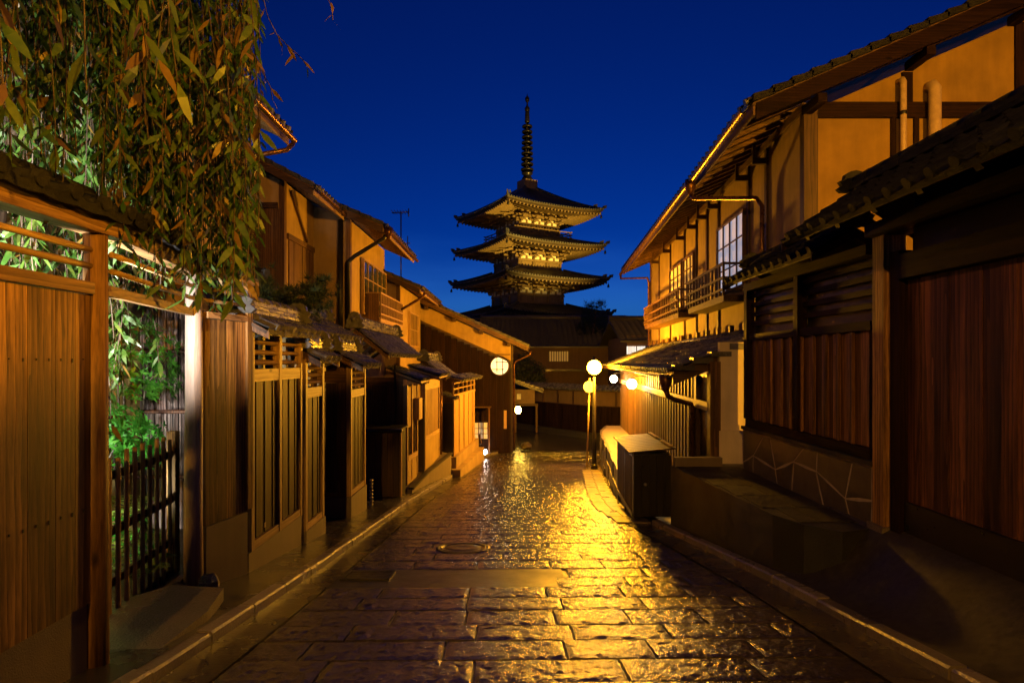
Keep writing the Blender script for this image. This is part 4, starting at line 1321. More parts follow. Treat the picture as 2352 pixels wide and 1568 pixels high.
# ================================================================ left: the row of two-storey houses behind the walls
def left_house(name, label, xw, y0, y1, z_eave, over, pitch, back=6.0, zb=-1.5, verge=.45, wall='plaster', gable='plaster_dim', gboards=False, mid=None):
    """gable end towards the viewer at y0, street front on x = xw facing +x"""
    h = thing(name, label, 'house', (xw - 2, (y0 + y1) / 2, zb))
    top = z_eave + over * pitch - .14
    MB().box(xw - .12, xw, y0 + .16, y1, zb, top).build('front_wall', M[wall], h)
    xb = xw - back
    def rz(x): return z_eave + (xw + over - x) * pitch
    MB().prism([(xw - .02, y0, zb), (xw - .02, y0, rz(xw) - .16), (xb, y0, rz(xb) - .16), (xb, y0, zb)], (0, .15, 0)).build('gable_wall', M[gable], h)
    MB().box(xw - .1, xw + .03, y0 - .03, y0 + .12, zb, top).build('corner_post', M['brown'], h)
    q = MB(); q.prism([(xw + over, y0 - verge, z_eave), (xb, y0 - verge, rz(xb)), (xb, y0 - verge, rz(xb) + .06), (xw + over, y0 - verge, z_eave + .06)], (0, y1 - y0 + verge + .2, 0))
    rf = q.build('roof', M['brown_x'], h)
    sv = Vector((xb - xw - over, 0, rz(xb) - z_eave))
    corr((xw + over + .04, y0 - verge, z_eave + .08), (0, 1, 0), sv, y1 - y0 + verge + .2, sv.length, 'tile_old', rf)
    n = int((y1 - y0 + verge + .2) / TW)
    B = basis((xw + over + .05, y0 - verge, z_eave + .085), (0, 1, 0), sv)
    for k in range(n): inst('eave_tile', ETILE, rf, B @ Matrix.Translation(((k + .5) * TW, -.02, 0)))
    for k in range(int(back / .32)):
        x = xw + over - k * .32; z = rz(x)
        MB().prism([(x, y0 - verge - .03, z + .06), (x - .35, y0 - verge - .03, z + .35 * pitch + .04), (x - .35, y0 - verge - .03, z + .35 * pitch + .14), (x, y0 - verge - .03, z + .17)], (0, .24, 0)).build('verge_tile', M['tile_old'], rf)
    MB().prism([(xw + over - .03, y0 - verge + .02, z_eave - .15), (xb, y0 - verge + .02, rz(xb) - .16), (xb, y0 - verge + .02, rz(xb) + .05), (xw + over - .03, y0 - verge + .02, z_eave + .04)], (0, .05, 0)).build('barge_board', M['dark_x'], h)
    yv = y0 - verge + .2
    while yv < y1 + .1:
        bar('rafter', rf, M['cedar'], (xw + over - .05, yv, z_eave - .04), (xw - .05, yv, rz(xw - .05) - .05), .055, .08); yv += .42
    MB().beam((xw + over - .02, y0 - verge + .08, z_eave - .06), (xw + over - .02, y1 + .15, z_eave - .06), .03, .12).build('fascia', M['cedar_y'], h)
    gutter((xw + over + .12, y0 - verge + .1, z_eave - .02), (xw + over + .12, y1 + .1, z_eave - .05), .06, h)
    return h, rz

ID = lambda x, y, z: (x, y, z)
h0, rz0 = left_house('willow_house', 'ochre house half hidden behind the willow on the left', -5.0, 5.0, 11.2, 5.75, .85, .45, 5)
for zv in (2.6, 4.3): one('band_beam', h0, M['brown_y'], -5.0, -4.95, 5.1, 11.2, zv, zv + .14)
pipe('downpipe', h0, M['copper'], [(-4.02, 11.2, 5.6), (-4.1, 11.1, 5.45), (-4.8, 10.8, 5.2)], .045)
h1, rz1 = left_house('boarded_house', 'two-storey house with dark board gable behind the pine', -5.62, 15.0, 17.25, 5.72, .88, .52, 5, gable='plaster_dim')
x = -10.4; k = 0
while x < -5.75:
    one('gable_board', h1, M['brown'], x, x + .235, 14.955 + .008 * (k % 2), 14.995, .5, min(5.35, rz1(x) - .55)); x += .24; k += 1
one('gable_head', h1, M['dark_x'], -10.5, -5.75, 14.93, 14.99, 5.36, 5.5)
for k in range(6): one('shutter_board', h1, M['brown'], -5.62, -5.585 + .008 * (k % 2), 15.3 + k * .31, 15.6 + k * .31, 3.0, 4.65)
one('shutter_head', h1, M['brown_y'], -5.618, -5.56, 15.2, 17.2, 4.66, 4.8)
bar('brace', h1, M['brown'], (-5.58, 15.4, 5.9), (-5.58, 16.6, 4.85), .05, .07)
h2, rz2 = left_house('lattice_house', 'two-storey plaster house with lattice window and balcony left of centre', -4.62, 17.35, 22.1, 5.32, 1.05, .43, 5)
lattice_window(h2, ID, -4.55, 18.55, 21.9, 3.05, 4.75, 5, 3, M['glass'], M['cedar'], -1)
for wv in [o for o in h2.children if o.name.startswith('window')]: pass
balcony(h2, ID, -4.62, 18.9, 22.6, 2.95, 3.75, .55, M['cedar_y'], 1, .25)
one('balcony_cheek', h2, M['brown'], -4.6, -4.1, 18.80, 18.83, 2.85, 3.7)
pipe('downpipe', h2, M['iron'], [(-3.5, 17.1, 5.2), (-3.6, 17.1, 5.05), (-4.45, 17.15, 4.55), (-4.62, 17.2, 4.4), (-4.62, 17.2, 2.0)], .06)
hopper(-3.45, 17.05, 5.28, ID, h2)
pipe('downpipe', h2, M['iron'], [(-4.85, 17.25, 5.6), (-4.85, 17.22, 1.5)], .075)
h3, rz3 = left_house('lower_house', 'lower plaster house tucked between the balcony house and the corner house', -4.15, 22.4, 27.6, 4.2, .85, .42, 4)
lattice_window(h3, ID, -4.1, 24.3, 26.6, 2.2, 3.6, 6, 2, M['glass'], M['cedar'], -1)
pipe('downpipe', h3, M['copper'], [(-3.18, 22.2, 4.1), (-3.25, 22.2, 3.95), (-4.05, 22.3, 3.5)], .05)
# roof aerial on the balcony house
an = thing('roof_aerial', 'thin television aerial on a mast above the left roofs', 'aerial', (-5.6, 30, 4))
p0 = at(921, 640, 30); p1 = at(921, 486, 30)
MB().tube([(p0.x, 30, p0.z - 1.6), (p1.x, 30, p1.z)], .035, 6).build('mast', M['iron'], an)
MB().tube([(p1.x - .45, 30, p1.z - .06), (p1.x + .4, 30, p1.z - .02)], .025, 6).build('boom', M['iron'], an)
for k in range(6):
    MB().tube([(p1.x - .4 + k * .14, 29.6, p1.z - .03), (p1.x - .4 + k * .14, 30.4, p1.z - .03)], .016, 5).build('element', M['iron'], an)
MB().tube([(p1.x + .38, 30, p1.z - .25), (p1.x + .38, 30, p1.z + .15)], .03, 5).build('reflector', M['iron'], an)
MB().tube([(p1.x - .3, 30, p1.z - 1.6), (p1.x + .45, 30, p1.z - 1.55)], .022, 5).build('boom', M['iron'], an)
MB().tube([(p1.x + .33, 30, p1.z - 2.0), (p1.x + .33, 30, p1.z - 1.2)], .022, 5).build('element', M['iron'], an)

# ================================================================ corner house with the round window
ch = thing('corner_house', 'dark boarded gable house with a glowing round window at the bend', 'house', (-2, 29, -2.6))
CY = 28.0
def cz(x): return 2.19 + (.77 - x) * .448
MB().prism([(-.02, CY + .03, -2.75), (-.02, CY + .03, cz(0) - .1), (-6, CY + .03, cz(-6) - .1), (-6, CY + .03, -2.75)], (0, .1, 0)).build('gable_wall', M['black'], ch)
x = -5.2; k = 0
while x < -.06:
    w = .3
    zt = cz(x + w) - 1.0
    one('gable_board', ch, M['char'], x, min(-.06, x + w) - .006, CY + .0 + .008 * (k % 2), CY + .028, -2.6, min(zt, 4.6))
    x += w; k += 1
MB().prism([(-.05, CY - .02, cz(-.05) - .92), (-5.5, CY - .02, cz(-5.5) - .92), (-5.5, CY - .02, cz(-5.5) - .2), (-.05, CY - .02, cz(-.05) - .2)], (0, .045, 0)).build('plaster_band', M['plaster'], ch)
MB().prism([(-.03, CY - .05, cz(-.03) - 1.02), (-5.5, CY - .05, cz(-5.5) - 1.02), (-5.5, CY - .05, cz(-5.5) - .925), (-.03, CY - .05, cz(-.03) - .925)], (0, .04, 0)).build('band_rail', M['dark_x'], ch)
q = MB(); q.prism([(.77, CY - .5, 2.19), (-6, CY - .5, cz(-6)), (-6, CY - .5, cz(-6) + .08), (.77, CY - .5, 2.27)], (0, 9, 0))
crf = q.build('roof', M['brown_x'], ch)
sv = Vector((-6.77, 0, cz(-6) - 2.19))
corr((.82, CY - .5, 2.28), (0, 1, 0), sv, 9, sv.length, 'tile_old', crf)
for k in range(22):
    xx = .77 - k * .31
    MB().prism([(xx, CY - .54, cz(xx) + .07), (xx - .34, CY - .54, cz(xx - .34) + .05), (xx - .34, CY - .54, cz(xx - .34) + .16), (xx, CY - .54, cz(xx) + .19)], (0, .26, 0)).build('verge_tile', M['tile_old'], crf)
MB().prism([(.74, CY - .45, 2.06), (-6, CY - .45, cz(-6) - .14), (-6, CY - .45, cz(-6) + .05), (.74, CY - .45, 2.2)], (0, .05, 0)).build('barge_board', M['brown_x'], ch)
for xx in (-3.9, -2.65, -1.4, -.15):
    MB().box(xx - .08, xx + .08, CY - .40, CY - .021, cz(xx) - .32, cz(xx) - .16).build('purlin_end', M['dark_y'], ch)
MB().box(-.02, .05, CY - .03, CY + 6, -2.7, 2.4).build('side_wall', M['dark_y'], ch)
gutter((.85, CY - .4, 2.15), (.85, CY + 7, 2.12), .07, ch)
pipe('downpipe', ch, M['copper'], [(.85, CY - .3, 2.08), (.82, CY - .3, 1.92), (.2, CY - .12, 1.62), (.1, CY - .1, 1.5), (.1, CY - .1, -2.5)], .045)
# round window
wc = at(1147.5, 840, CY); rr = .40
rw = sub('round_window', ch, (wc.x, CY - .02, wc.z))
n = 36
q = MB(); q.prism([(wc.x + rr * math.cos(2*math.pi*k/n), CY - .012, wc.z + rr * math.sin(2*math.pi*k/n)) for k in range(n)], (0, -.006, 0)); q.build('paper_pane', M['round_lit'], rw)
q = MB(); q.smooth = True
ro, ri = rr + .06, rr
rows = []
for (r_, y_) in ((ri, CY - .02), (ri, CY - .05), (ro, CY - .05), (ro, CY - .0)):
    rows.append([(wc.x + r_ * math.cos(2*math.pi*k/n), y_, wc.z + r_ * math.sin(2*math.pi*k/n)) for k in range(n + 1)])
q.sheet(rows); q.build('window_ring', M['dark'], rw)
for (ax, az, bx, bz) in ((-.12, .38, -.12, -.28), (.14, .30, .14, -.375), (-.2, .17, .36, .17), (-.36, -.16, .22, -.16)):
    MB().beam((wc.x + ax, CY - .03, wc.z + az), (wc.x + bx, CY - .03, wc.z + bz), .034, .02, (0, 1, 0)).build('window_bar', M['dark'], rw)
MB().box(wc.x - .5, wc.x + .48, CY - .14, CY - .005, wc.z + .5, wc.z + .54).build('window_hood', M['dark_x'], ch)
vs = at(1160.5, 963, CY)
MB().box(vs.x - .065, vs.x + .065, CY - .03, CY - .009, vs.z - .42, vs.z + .42).build('name_board', M['cedar'], ch)
# small shop front at the foot: canopy, lit shoji, shelf
p = at(1104, 935, CY - .4)
one('shop_canopy', ch, M['brown_x'], -1.75, -.95, CY - .62, CY - .03, -.48, -.44)
one('shop_post', ch, M['brown'], -1.06, -1.0, CY - .6, CY - .54, -2.5, -.481)
sh = sub('shoji', ch, (-1.4, CY - .06, -1.6))
one('paper_pane', sh, M['glass_dim'], -1.75, -1.1, CY - .05, CY - .03, -1.95, -1.2)
for k in range(4): one('bar', sh, M['brown'], -1.75 + k * .21, -1.72 + k * .21, CY - .08, CY - .052, -1.95, -1.2)
for k in range(3): one('bar', sh, M['brown_x'], -1.75, -1.1, CY - .075, CY - .055, -1.95 + k * .24, -1.93 + k * .24)
rock((.68, 28.9, zs(29) + .02), .34, 'corner_rock', 'dark rock on the ground at the foot of the corner house', sq=.55, seed=9)
ws = thing('leaning_board', 'small pale board leaning by the white ground light', 'board', (-1.35, 26.8, -2.4))
MB().beam((-1.38, 26.9, -2.05), (-1.46, 27.0, -1.62), .02, .16).build('board', M['cedar'], ws)
MB().beam((-1.36, 27.1, -2.05), (-1.45, 27.02, -1.66), .03, .03).build('strut', M['brown'], ws)

# ================================================================ beyond the bend: lane wall, gate, houses
fwl = thing('lane_wall', 'long boarded wall with plaster panels across the lane beyond the bend', 'wall', (2, 38, -2.77))
WP = [Vector((-4, 41.6, 0)), Vector((.3, 40.2, 0)), Vector((4.4, 34.6, 0)), Vector((8.5, 32.2, 0))]
for A, B in zip(WP, WP[1:]):
    fr, L = seg_fr(A, B)
    MB(fr).box(0, L, -.3, .25, -3.0, -2.42).build('stone_base', M['concrete'], fwl)
    n = int(L / .32)
    for k in range(n): one('board', fwl, M['char'], L * k / n, L * (k + 1) / n - .012, -.03, 0 + .01 * (k % 2), -2.419, -.92, fr=fr)
    n = max(2, int(L / 1.3))
    for k in range(n):
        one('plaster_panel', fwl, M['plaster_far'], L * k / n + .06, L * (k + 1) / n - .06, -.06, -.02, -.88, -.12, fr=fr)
        one('post', fwl, M['dark'], L * k / n - .06, L * k / n + .06, -.08, .03, -.92, -.1, fr=fr)
    one('rail', fwl, M['dark_y'], 0, L, -.08, .02, -.919, -.881, fr=fr)
    lay_tiles(fwl, fr(0, .35, .0), B - A, fr(0, -.5, .2) - fr(0, 0, 0), int(L / TW), 3)
    one('roof_core', fwl, M['dark_y'], 0, L, -.3, .3, -.1, -.02, fr=fr)

gl = thing('lane_gate', 'small gabled gate roof beside the hanging lantern', 'gate', (.6, 38, -2.7))
q = MB()
q.prism([(-.6, 37.2, .55), (1.9, 37.2, -.32), (1.9, 37.2, -.22), (-.6, 37.2, .68)], (0, 2.4, 0)); q.build('roof', M['tile'], gl)
for k in range(9):
    MB().box(-.6 + k * .28, -.6 + k * .28 + .29, 37.12, 37.3, .62 - k * .0974, .76 - k * .0974).build('verge_tile', M['tile'], gl)
one('gable_panel', gl, M['plaster_dim'], .05, 1.4, 37.5, 37.55, -1.0, -.12)
one('beam', gl, M['brown_x'], .05, 1.6, 37.42, 37.5, -1.12, -.98)
for xx in (.15, 1.45): one('post', gl, M['brown'], xx, xx + .12, 37.42, 37.54, -2.75, -1.121)
one('sign_plate', gl, M['signwhite'], .3, .55, 37.38, 37.41, -.72, -.38)

def far_house(name, label, x0, x1, y0, dep, zb, ze, zr, wall, over=.7):
    """ridge along x, roof slope facing the viewer"""
    h = thing(name, label, 'house', ((x0 + x1) / 2, y0 + dep / 2, zb))
    MB().box(x0, x1, y0, y0 + dep, zb, ze + .3).build('wall', M[wall], h)
    q = MB(); q.prism([(x0 - .5, y0 - over, ze), (x0 - .5, y0 + dep / 2, zr), (x0 - .5, y0 + dep + over, ze), (x0 - .5, y0 + dep + over, ze - .1), (x0 - .5, y0 + dep / 2, zr - .15), (x0 - .5, y0 - over, ze - .1)], (x1 - x0 + 1, 0, 0))
    rf = q.build('roof', M['tile_old'], h)
    s = Vector((0, dep / 2 + over, zr - ze))
    corr((x0 - .5, y0 - over, ze + .02), (1, 0, 0), s, x1 - x0 + 1, s.length, 'tile_old', rf, w=.35)
    MB().tube([(x0 - .5, y0 + dep / 2, zr + .1), (x1 + .5, y0 + dep / 2, zr + .1)], .18, 8).build('ridge', M['tile_old'], rf)
    return h
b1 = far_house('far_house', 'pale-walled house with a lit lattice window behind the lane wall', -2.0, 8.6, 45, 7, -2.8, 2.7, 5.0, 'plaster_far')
w = sub('window', b1, (3.3, 44.9, 1.6))
one('pane', w, M['glass_dim'], 2.7, 4.2, 44.93, 44.97, 1.62, 2.35)
for k in range(9): one('bar', w, M['dark'], 2.7 + k * .18, 2.75 + k * .18, 44.86, 44.92, 1.6, 2.4)
one('lower_canopy', b1, M['tile_old'], 2.4, 8.4, 43.9, 44.98, .9, 1.05)
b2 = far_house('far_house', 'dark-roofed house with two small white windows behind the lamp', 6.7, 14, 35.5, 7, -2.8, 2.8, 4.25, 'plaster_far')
w = sub('window', b2, (7.2, 35.4, 2))
for a, b in ((1440, 1461), (1464, 1486)):
    p = at(a, 813, 35.4); r_ = at(b, 795, 35.4)
    one('pane', w, M['white_lit'], p.x, r_.x, 35.42, 35.46, p.z, r_.z)
    for k in range(1, 6):
        xx = p.x + (r_.x - p.x) * k / 6
        one('bar', w, M['brown'], xx - .008, xx + .008, 35.39, 35.418, p.z, r_.z)
b3 = far_house('far_house', 'long low dark roof in front of the pagoda foot', -9, 6, 52, 8, -2.8, 3.4, 5.4, 'dark_x')
MB().lathe([(.14, 0), (.2, .1), (.05, .3), (.12, .45), (.02, .6)], (8.6, 39, 4.35), 8).build('ridge_ornament', M['tile_old'], b2)

# ================================================================ the pagoda
PC = Vector((1.75, 70, 0)); PR = Matrix.Rotation(math.atan2(.504, .863), 4, 'Z')
def PF(x, y, z): return PR @ Vector((x, y, z)) + PC
pg = thing('pagoda', 'five-storeyed wooden pagoda lit gold from the right below the blue sky', 'pagoda', (PC.x, PC.y, -2.8))
TIPS = [3.0, 6.9, 10.75, 14.5, 18.45]
SIDE = [14.3, 13.8, 13.3, 12.8, 12.3]
BODY = [6.4, 6.1, 5.8, 5.4, 5.0]
def face_fr(k):
    rot = Matrix.Rotation(k * math.pi / 2, 4, 'Z')
    return lambda x, y, z: PF(*(rot @ Vector((x, y, z))))
def bracket_mesh(fr):
    pass
for i in range(5):
    S = SIDE[i] / 2; Bh = BODY[i] / 2; zt = TIPS[i]
    zm = zt - .32
    top = i == 4
    rise = 3.3 if top else 1.35
    inner = .55 if top else (BODY[i + 1] / 2 + .25)
    N = 40
    rfp = sub('roof', pg, PF(0, 0, zm))
    ts = MB(); ts.smooth = False
    def lift(t): return .32 * abs(t) ** 2.4
    def surf(t, r):
        half = S + (inner - S) * r
        prof = r ** (1.22 if top else 1.1)
        return (t * half, -half, zm + lift(t) * (1 - r) ** 2 + rise * prof)
    for k in range(4):
        ts.fr = face_fr(k)
        rows = []
        for ri in range(8):
            r = ri / 7; row = []
            for c in range(N * 3 + 1):
                t = -1 + 2 * c / (N * 3)
                x, y, z = surf(t, r)
                row.append((x, y, z + (.09 if c % 3 == 1 else 0) * (1 - .3 * r)))
            rows.append(row)
        ts.sheet(rows)
    ts.build('tile_slope', M['tile_old'], rfp)
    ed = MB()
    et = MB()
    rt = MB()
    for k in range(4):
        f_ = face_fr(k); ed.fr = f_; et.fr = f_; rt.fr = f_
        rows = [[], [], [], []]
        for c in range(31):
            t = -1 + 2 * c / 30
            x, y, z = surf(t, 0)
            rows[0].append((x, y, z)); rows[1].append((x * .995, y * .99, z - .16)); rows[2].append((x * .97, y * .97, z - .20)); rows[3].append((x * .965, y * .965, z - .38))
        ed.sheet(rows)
        inn = [(t2 * (Bh + .9), -(Bh + .9), zm - .1) for t2 in frange(-1, 1, 31)]
        ed.sheet([rows[3], inn])
        for c in range(N):
            t = -1 + (2 * c + 1.0) / N
            x, y, z = surf(t, 0)
            et.tube([(x, y - .05, z + .04), (x, y + .2, z + .1)], .075, 6)
        nr = 28
        for c in range(nr):
            t = -.97 + 1.94 * c / (nr - 1)
            x, y, z = surf(t, 0)
            xi = max(-Bh - .9, min(Bh + .9, x)) if abs(x) < Bh + .9 else x * .62
            yi = -(Bh + .9) if abs(x) < Bh + .9 else y * .62
            if abs(x) >= Bh + .9: xi, yi = x, -max(Bh + .9, abs(x) * .98)
            rt.beam((x * .975, y * .975, z - .42), (xi * .99, yi, z * .35 + (zm - .14) * .65 - .05), .15, .2)
        # hip ridges with upturned ends
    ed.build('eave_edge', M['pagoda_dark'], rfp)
    et.build('eave_tile_ends', M['tile'], rfp)
    rt.build('rafters', M['pagoda'], rfp)
    for k in range(4):
        f_ = face_fr(k)
        pts = [f_(*surf(1, r)) + Vector((0, 0, .12)) for r in frange(0, 1, 8)]
        MB().tube([pts[0] + (pts[0] - pts[1]) * .06 + Vector((0, 0, .25))] + pts, [.07] + [.15] * 8, 6).build('hip_ridge', M['tile_old'], rfp)
        for rr_ in (.0, .13):
            p = f_(*surf(1, rr_)); o = (p - PC); o.z = 0; o.normalize()
            MB().prism([p + Vector((0, 0, .15)) - o * .25, p + Vector((0, 0, .15)) + o * .22, p + Vector((0, 0, .5)) + o * .3, p + Vector((0, 0, .45)) - o * .02], (.12, .02, 0)).build('corner_finial', M['tile_old'], rfp)
        p = f_(*surf(1, .03))
        MB().lathe([(.13, -.95), (.12, -.75), (.07, -.6), (.02, -.55), (.015, -.3)], p, 8).build('wind_bell', M['bronze'], rfp)
    # the storey under this roof
    zb0 = (TIPS[i - 1] - .55 + 1.3) if i else -2.8
    zb1 = zm - .2
    stp = sub('storey', pg, PF(0, 0, zb0))
    q = MB(PF); q.box(-Bh, Bh, -Bh, Bh, zb0 - .4, zb1); q.build('core', M['pagoda'], stp)
    for k in (0, 3):
        f_ = face_fr(k)
        for xx in (-Bh, -Bh / 3, Bh / 3, Bh):
            MB(f_).tube([(xx, -Bh - .02, zb0 - .3), (xx, -Bh - .02, zb1 - .9)], .16, 8).build('column', M['pagoda'], stp)
        for zz in (zb0 + .25, zb1 - 1.35):
            MB(f_).box(-Bh - .2, Bh + .2, -Bh - .16, -Bh - .003, zz, zz + .2).build('tie_beam', M['pagoda'], stp)
        for b in range(3):
            xa = -Bh + b * 2 * Bh / 3 + .3; xb = xa + 2 * Bh / 3 - .6
            o = MB(f_); o.box(xa, xb, -Bh - .06, -Bh - .002, zb0 + .46, zb1 - 1.4); o.build('door' if b == 1 else 'shutter', M['pagoda'], stp)
            # pale plaster between the brackets
            MB(f_).box(xa - .1, xb + .1, -Bh - .05, -Bh - .002, zb1 - 1.13, zb1 - .55).build('plaster_panel', M['pagoda_white'], stp)
            xm = (xa + xb) / 2
            MB(f_).box(xm - .12, xm + .12, -Bh - .12, -Bh - .051, zb1 - 1.13, zb1 - .75).build('strut', M['pagoda'], stp)
        # three-stepped bracket clusters
        for xx in (-Bh, -Bh / 3, Bh / 3, Bh):
            q = MB(f_)
            for s in range(3):
                z = zb1 - 1.0 + s * .34; o = .25 + s * .42
                q.box(xx - .13, xx + .13, -Bh - o - .28, -Bh - .05, z, z + .17)
                q.box(xx - .62 + .06 * s, xx + .62 - .06 * s, -Bh - o - .1, -Bh - o + .08, z + .175, z + .31)
                for t in (-.5, 0, .5): q.box(xx + t - .11, xx + t + .11, -Bh - o - .14, -Bh - o + .12, z + .315, z + .338)
            q.prism([(xx - .1, -Bh - .1, zb1 - .1), (xx - .1, -Bh - 2.1, zb1 - .62), (xx - .1, -Bh - 2.1, zb1 - .42), (xx - .1, -Bh - .1, zb1 + .1)], (.2, 0, 0))
            q.build('bracket_cluster', M['pagoda'], stp)
        MB(f_).box(-Bh - 1.5, Bh + 1.5, -Bh - 1.42, -Bh - 1.2, zb1 - .02, zb1 + .2).build('eave_purlin', M['pagoda'], stp)
    # balustrade round the storey
    if i == 4:
        bo = Bh + .75 if i < 4 else Bh + 1.0
        for k in (0, 1, 2, 3):
            f_ = face_fr(k)
            for zz in (.18, .5, .82):
                MB(f_).box(-bo - .3, bo + .3, -bo - .05, -bo + .05, zb0 + zz, zb0 + zz + .09).build('balustrade_rail', M['pagoda'], stp)
            for xx in frange(-bo, bo, 6):
                MB(f_).box(xx - .06, xx + .06, -bo - .04, -bo + .04, zb0 - .2, zb0 + .82).build('balustrade_post', M['pagoda'], stp)
            MB(f_).box(-bo, bo, -bo - .001, -Bh - .01, zb0 - .02, zb0 + .08).build('gallery_floor', M['pagoda'], stp)
# bronze spire
zr0 = TIPS[4] - .55 + 3.25
sp = sub('spire', pg, PF(0, 0, zr0))
q = MB(PF); q.box(-.85, .85, -.85, .85, zr0 - .3, zr0 + 1.15); q.box(-1.0, 1.0, -1.0, 1.0, zr0 + .05, zr0 + .2); q.build('dew_basin', M['pagoda'], sp)
q = MB(PF)
for k in range(4):
    rot = Matrix.Rotation(k * math.pi / 2, 4, 'Z')
    q.fr = lambda x, y, z, rot=rot: PF(*(rot @ Vector((x, y, z))))
    for c in range(7): q.tube([(-.9 + c * .3, -1.1, zr0 - .16), (-.9 + c * .3, -.86, zr0 + .02)], .1, 6)
q.build('basin_tiles', M['tile'], sp)
z = zr0 + 1.16
MB().lathe([(.62, 0), (.62, .3), (.5, .45), (.42, .6), (.62, .75), (.66, .95)], (PC.x, PC.y, z), 16).build('lotus_base', M['bronze'], sp)
top = 32.4
MB().tube([(PC.x, PC.y, z + .9), (PC.x, PC.y, top - 2.2)], [.2, .13], 10).build('mast', M['gold'], sp)
for k in range(9):
    zz = z + 1.25 + k * .62; rr_ = .70 - .018 * k
    MB().lathe([(rr_, -.10), (rr_ + .06, 0), (rr_ + .02, .13), (rr_ - .1, .13), (rr_ - .12, -.02), (rr_ - .1, -.10)], (PC.x, PC.y, zz), 18).build('ring', M['bronze'], sp)
    q = MB()
    for a in range(4):
        dv = Vector((math.cos(a * math.pi / 2 + .5), math.sin(a * math.pi / 2 + .5), 0))
        q.beam(Vector((PC.x, PC.y, zz)) + dv * .15, Vector((PC.x, PC.y, zz)) + dv * (rr_ - .08), .06, .1)
    q.build('ring_spokes', M['bronze'], sp)
zz = z + 1.25 + 9 * .62
MB().lathe([(.2, 0), (.3, .15), (.22, 1.6), (.12, 2.0)], (PC.x, PC.y, zz - .2), 8).build('water_flame', M['bronze'], sp)
MB().lathe([(.06, 0), (.28, .25), (.3, .55), (.1, .85), (.08, 1.15), (.24, 1.4), (.26, 1.7), (.05, 2.0), (.01, 2.3)], (PC.x, PC.y, top - 2.3), 12).build('jewel', M['bronze'], sp)

# ================================================================ planting
def leaf_quadset(q, p, d, n, L, W, fold=.25):
    """one lance-shaped leaf: six points along a drooping midrib"""
    d = d.normalized(); s = d.cross(n)
    if s.length < 1e-4: s = d.orthogonal()
    s.normalize(); n = s.cross(d).normalized()
    a = p; b = p + d * L * .35 - n * L * .02; c = p + d * L * .72 - n * L * .06; e = p + d * L - n * L * .13
    i = q.add([a, b - s * W * .5 + n * W * fold * .4, b + s * W * .5 + n * W * fold * .4, c - s * W * .36 + n * W * fold * .3, c + s * W * .36 + n * W * fold * .3, e])
    q.face([i, i + 1, i + 2]); q.face([i + 1, i + 3, i + 4, i + 2]); q.face([i + 3, i + 5, i + 4])

rnd = random.Random(77)
wt = thing('willow_tree', 'weeping tree with long hanging leaves over the garden fence', 'tree', (-4.6, 5.4, -.65))
MB().tube([(-4.7, 5.2, -.7), (-4.75, 5.2, .8), (-4.65, 5.3, 2.4), (-4.4, 5.3, 3.9), (-4.2, 5.2, 5.2)], [.2, .17, .15, .12, .08], 10).build('trunk', M['bark'], wt)
limbs = []
lm = MB()
for k in range(16):
    a = k * 2.399; r = rnd.uniform(.9, 2.1)
    st_ = Vector((-4.4, 5.3, rnd.uniform(3.4, 5.0)))
    en = Vector((-4.2 + r * math.cos(a) * 1.1, 4.6 + r * math.sin(a) * 1.2, rnd.uniform(4.6, 5.8)))
    md = (st_ + en) / 2 + Vector((0, 0, .5))
    lm.tube([st_, md, en], [.06, .04, .015], 6)
    limbs.append((st_, md, en))
lm.build('limbs', M['bark'], wt)
fol = MB(); dry = MB(); twig = MB()
big = []
def strand(x, y, zt, zbm, lean=(0, 0), dryp=.2, size=1.0, keep=1.0):
    n = max(4, int((zt - zbm) / .055))
    ph = rnd.uniform(0, 6.28); pts = []
    for k in range(n + 1):
        t = k / n
        pts.append(Vector((x + lean[0] * t + .05 * math.sin(ph + 3.1 * t), y + lean[1] * t + .05 * math.cos(ph + 2.3 * t), zt + (zbm - zt) * t)))
    twig.tube(pts[::6] + [pts[-1]] if len(pts) > 7 else pts, .0045, 3, False)
    for k, p in enumerate(pts):
        if rnd.random() > keep: continue
        a = ph + k * 2.4 + rnd.uniform(-.5, .5)
        d = Vector((math.cos(a) * .75, math.sin(a) * .75, -rnd.uniform(.5, 1.5)))
        nn = Vector((rnd.uniform(-1, 1), rnd.uniform(-1, 1), rnd.uniform(.1, 1)))
        L = rnd.uniform(.08, .19) * size; W = L * rnd.uniform(.15, .25)
        big.append((p, d, nn, L, W, rnd.random() < dryp))
# curtain over the fence: thick mass
def zlow(u):
    return lerp_tab([(-200, 2.7), (0, 2.66), (120, 2.62), (250, 2.5), (300, 2.3), (440, 2.12), (520, 2.15), (570, 2.4), (600, 2.9)], u)
for k in range(520):
    y = rnd.uniform(3.1, 7.2)
    umax = 590 - (y - 5) * 6
    u = rnd.uniform(-260, umax)
    x = (u - 1176) / F * y
    if x > -2.05: continue
    if x > -2.75 and y < 4.6: continue
    zb_ = zlow(u) + abs(rnd.gauss(0, .5)) + (.35 if x < -2.9 and y < 4.3 else 0)
    zt_ = rnd.uniform(4.6, 6.2)
    strand(x, y, zt_, zb_, dryp=(.16 if u > 250 else .06) if rnd.random() < .5 else .03, keep=.85)
# street-side fringe in front, larger and sparser
for k in range(40):
    u = rnd.uniform(230, 580); y = rnd.uniform(4.3, 5.6)
    x = (u - 1176) / F * y
    strand(x, y, rnd.uniform(4.4, 5.4), zlow(u) + rnd.uniform(-.15, .9), lean=(.1, -.05), dryp=.22, size=1.2, keep=.7)
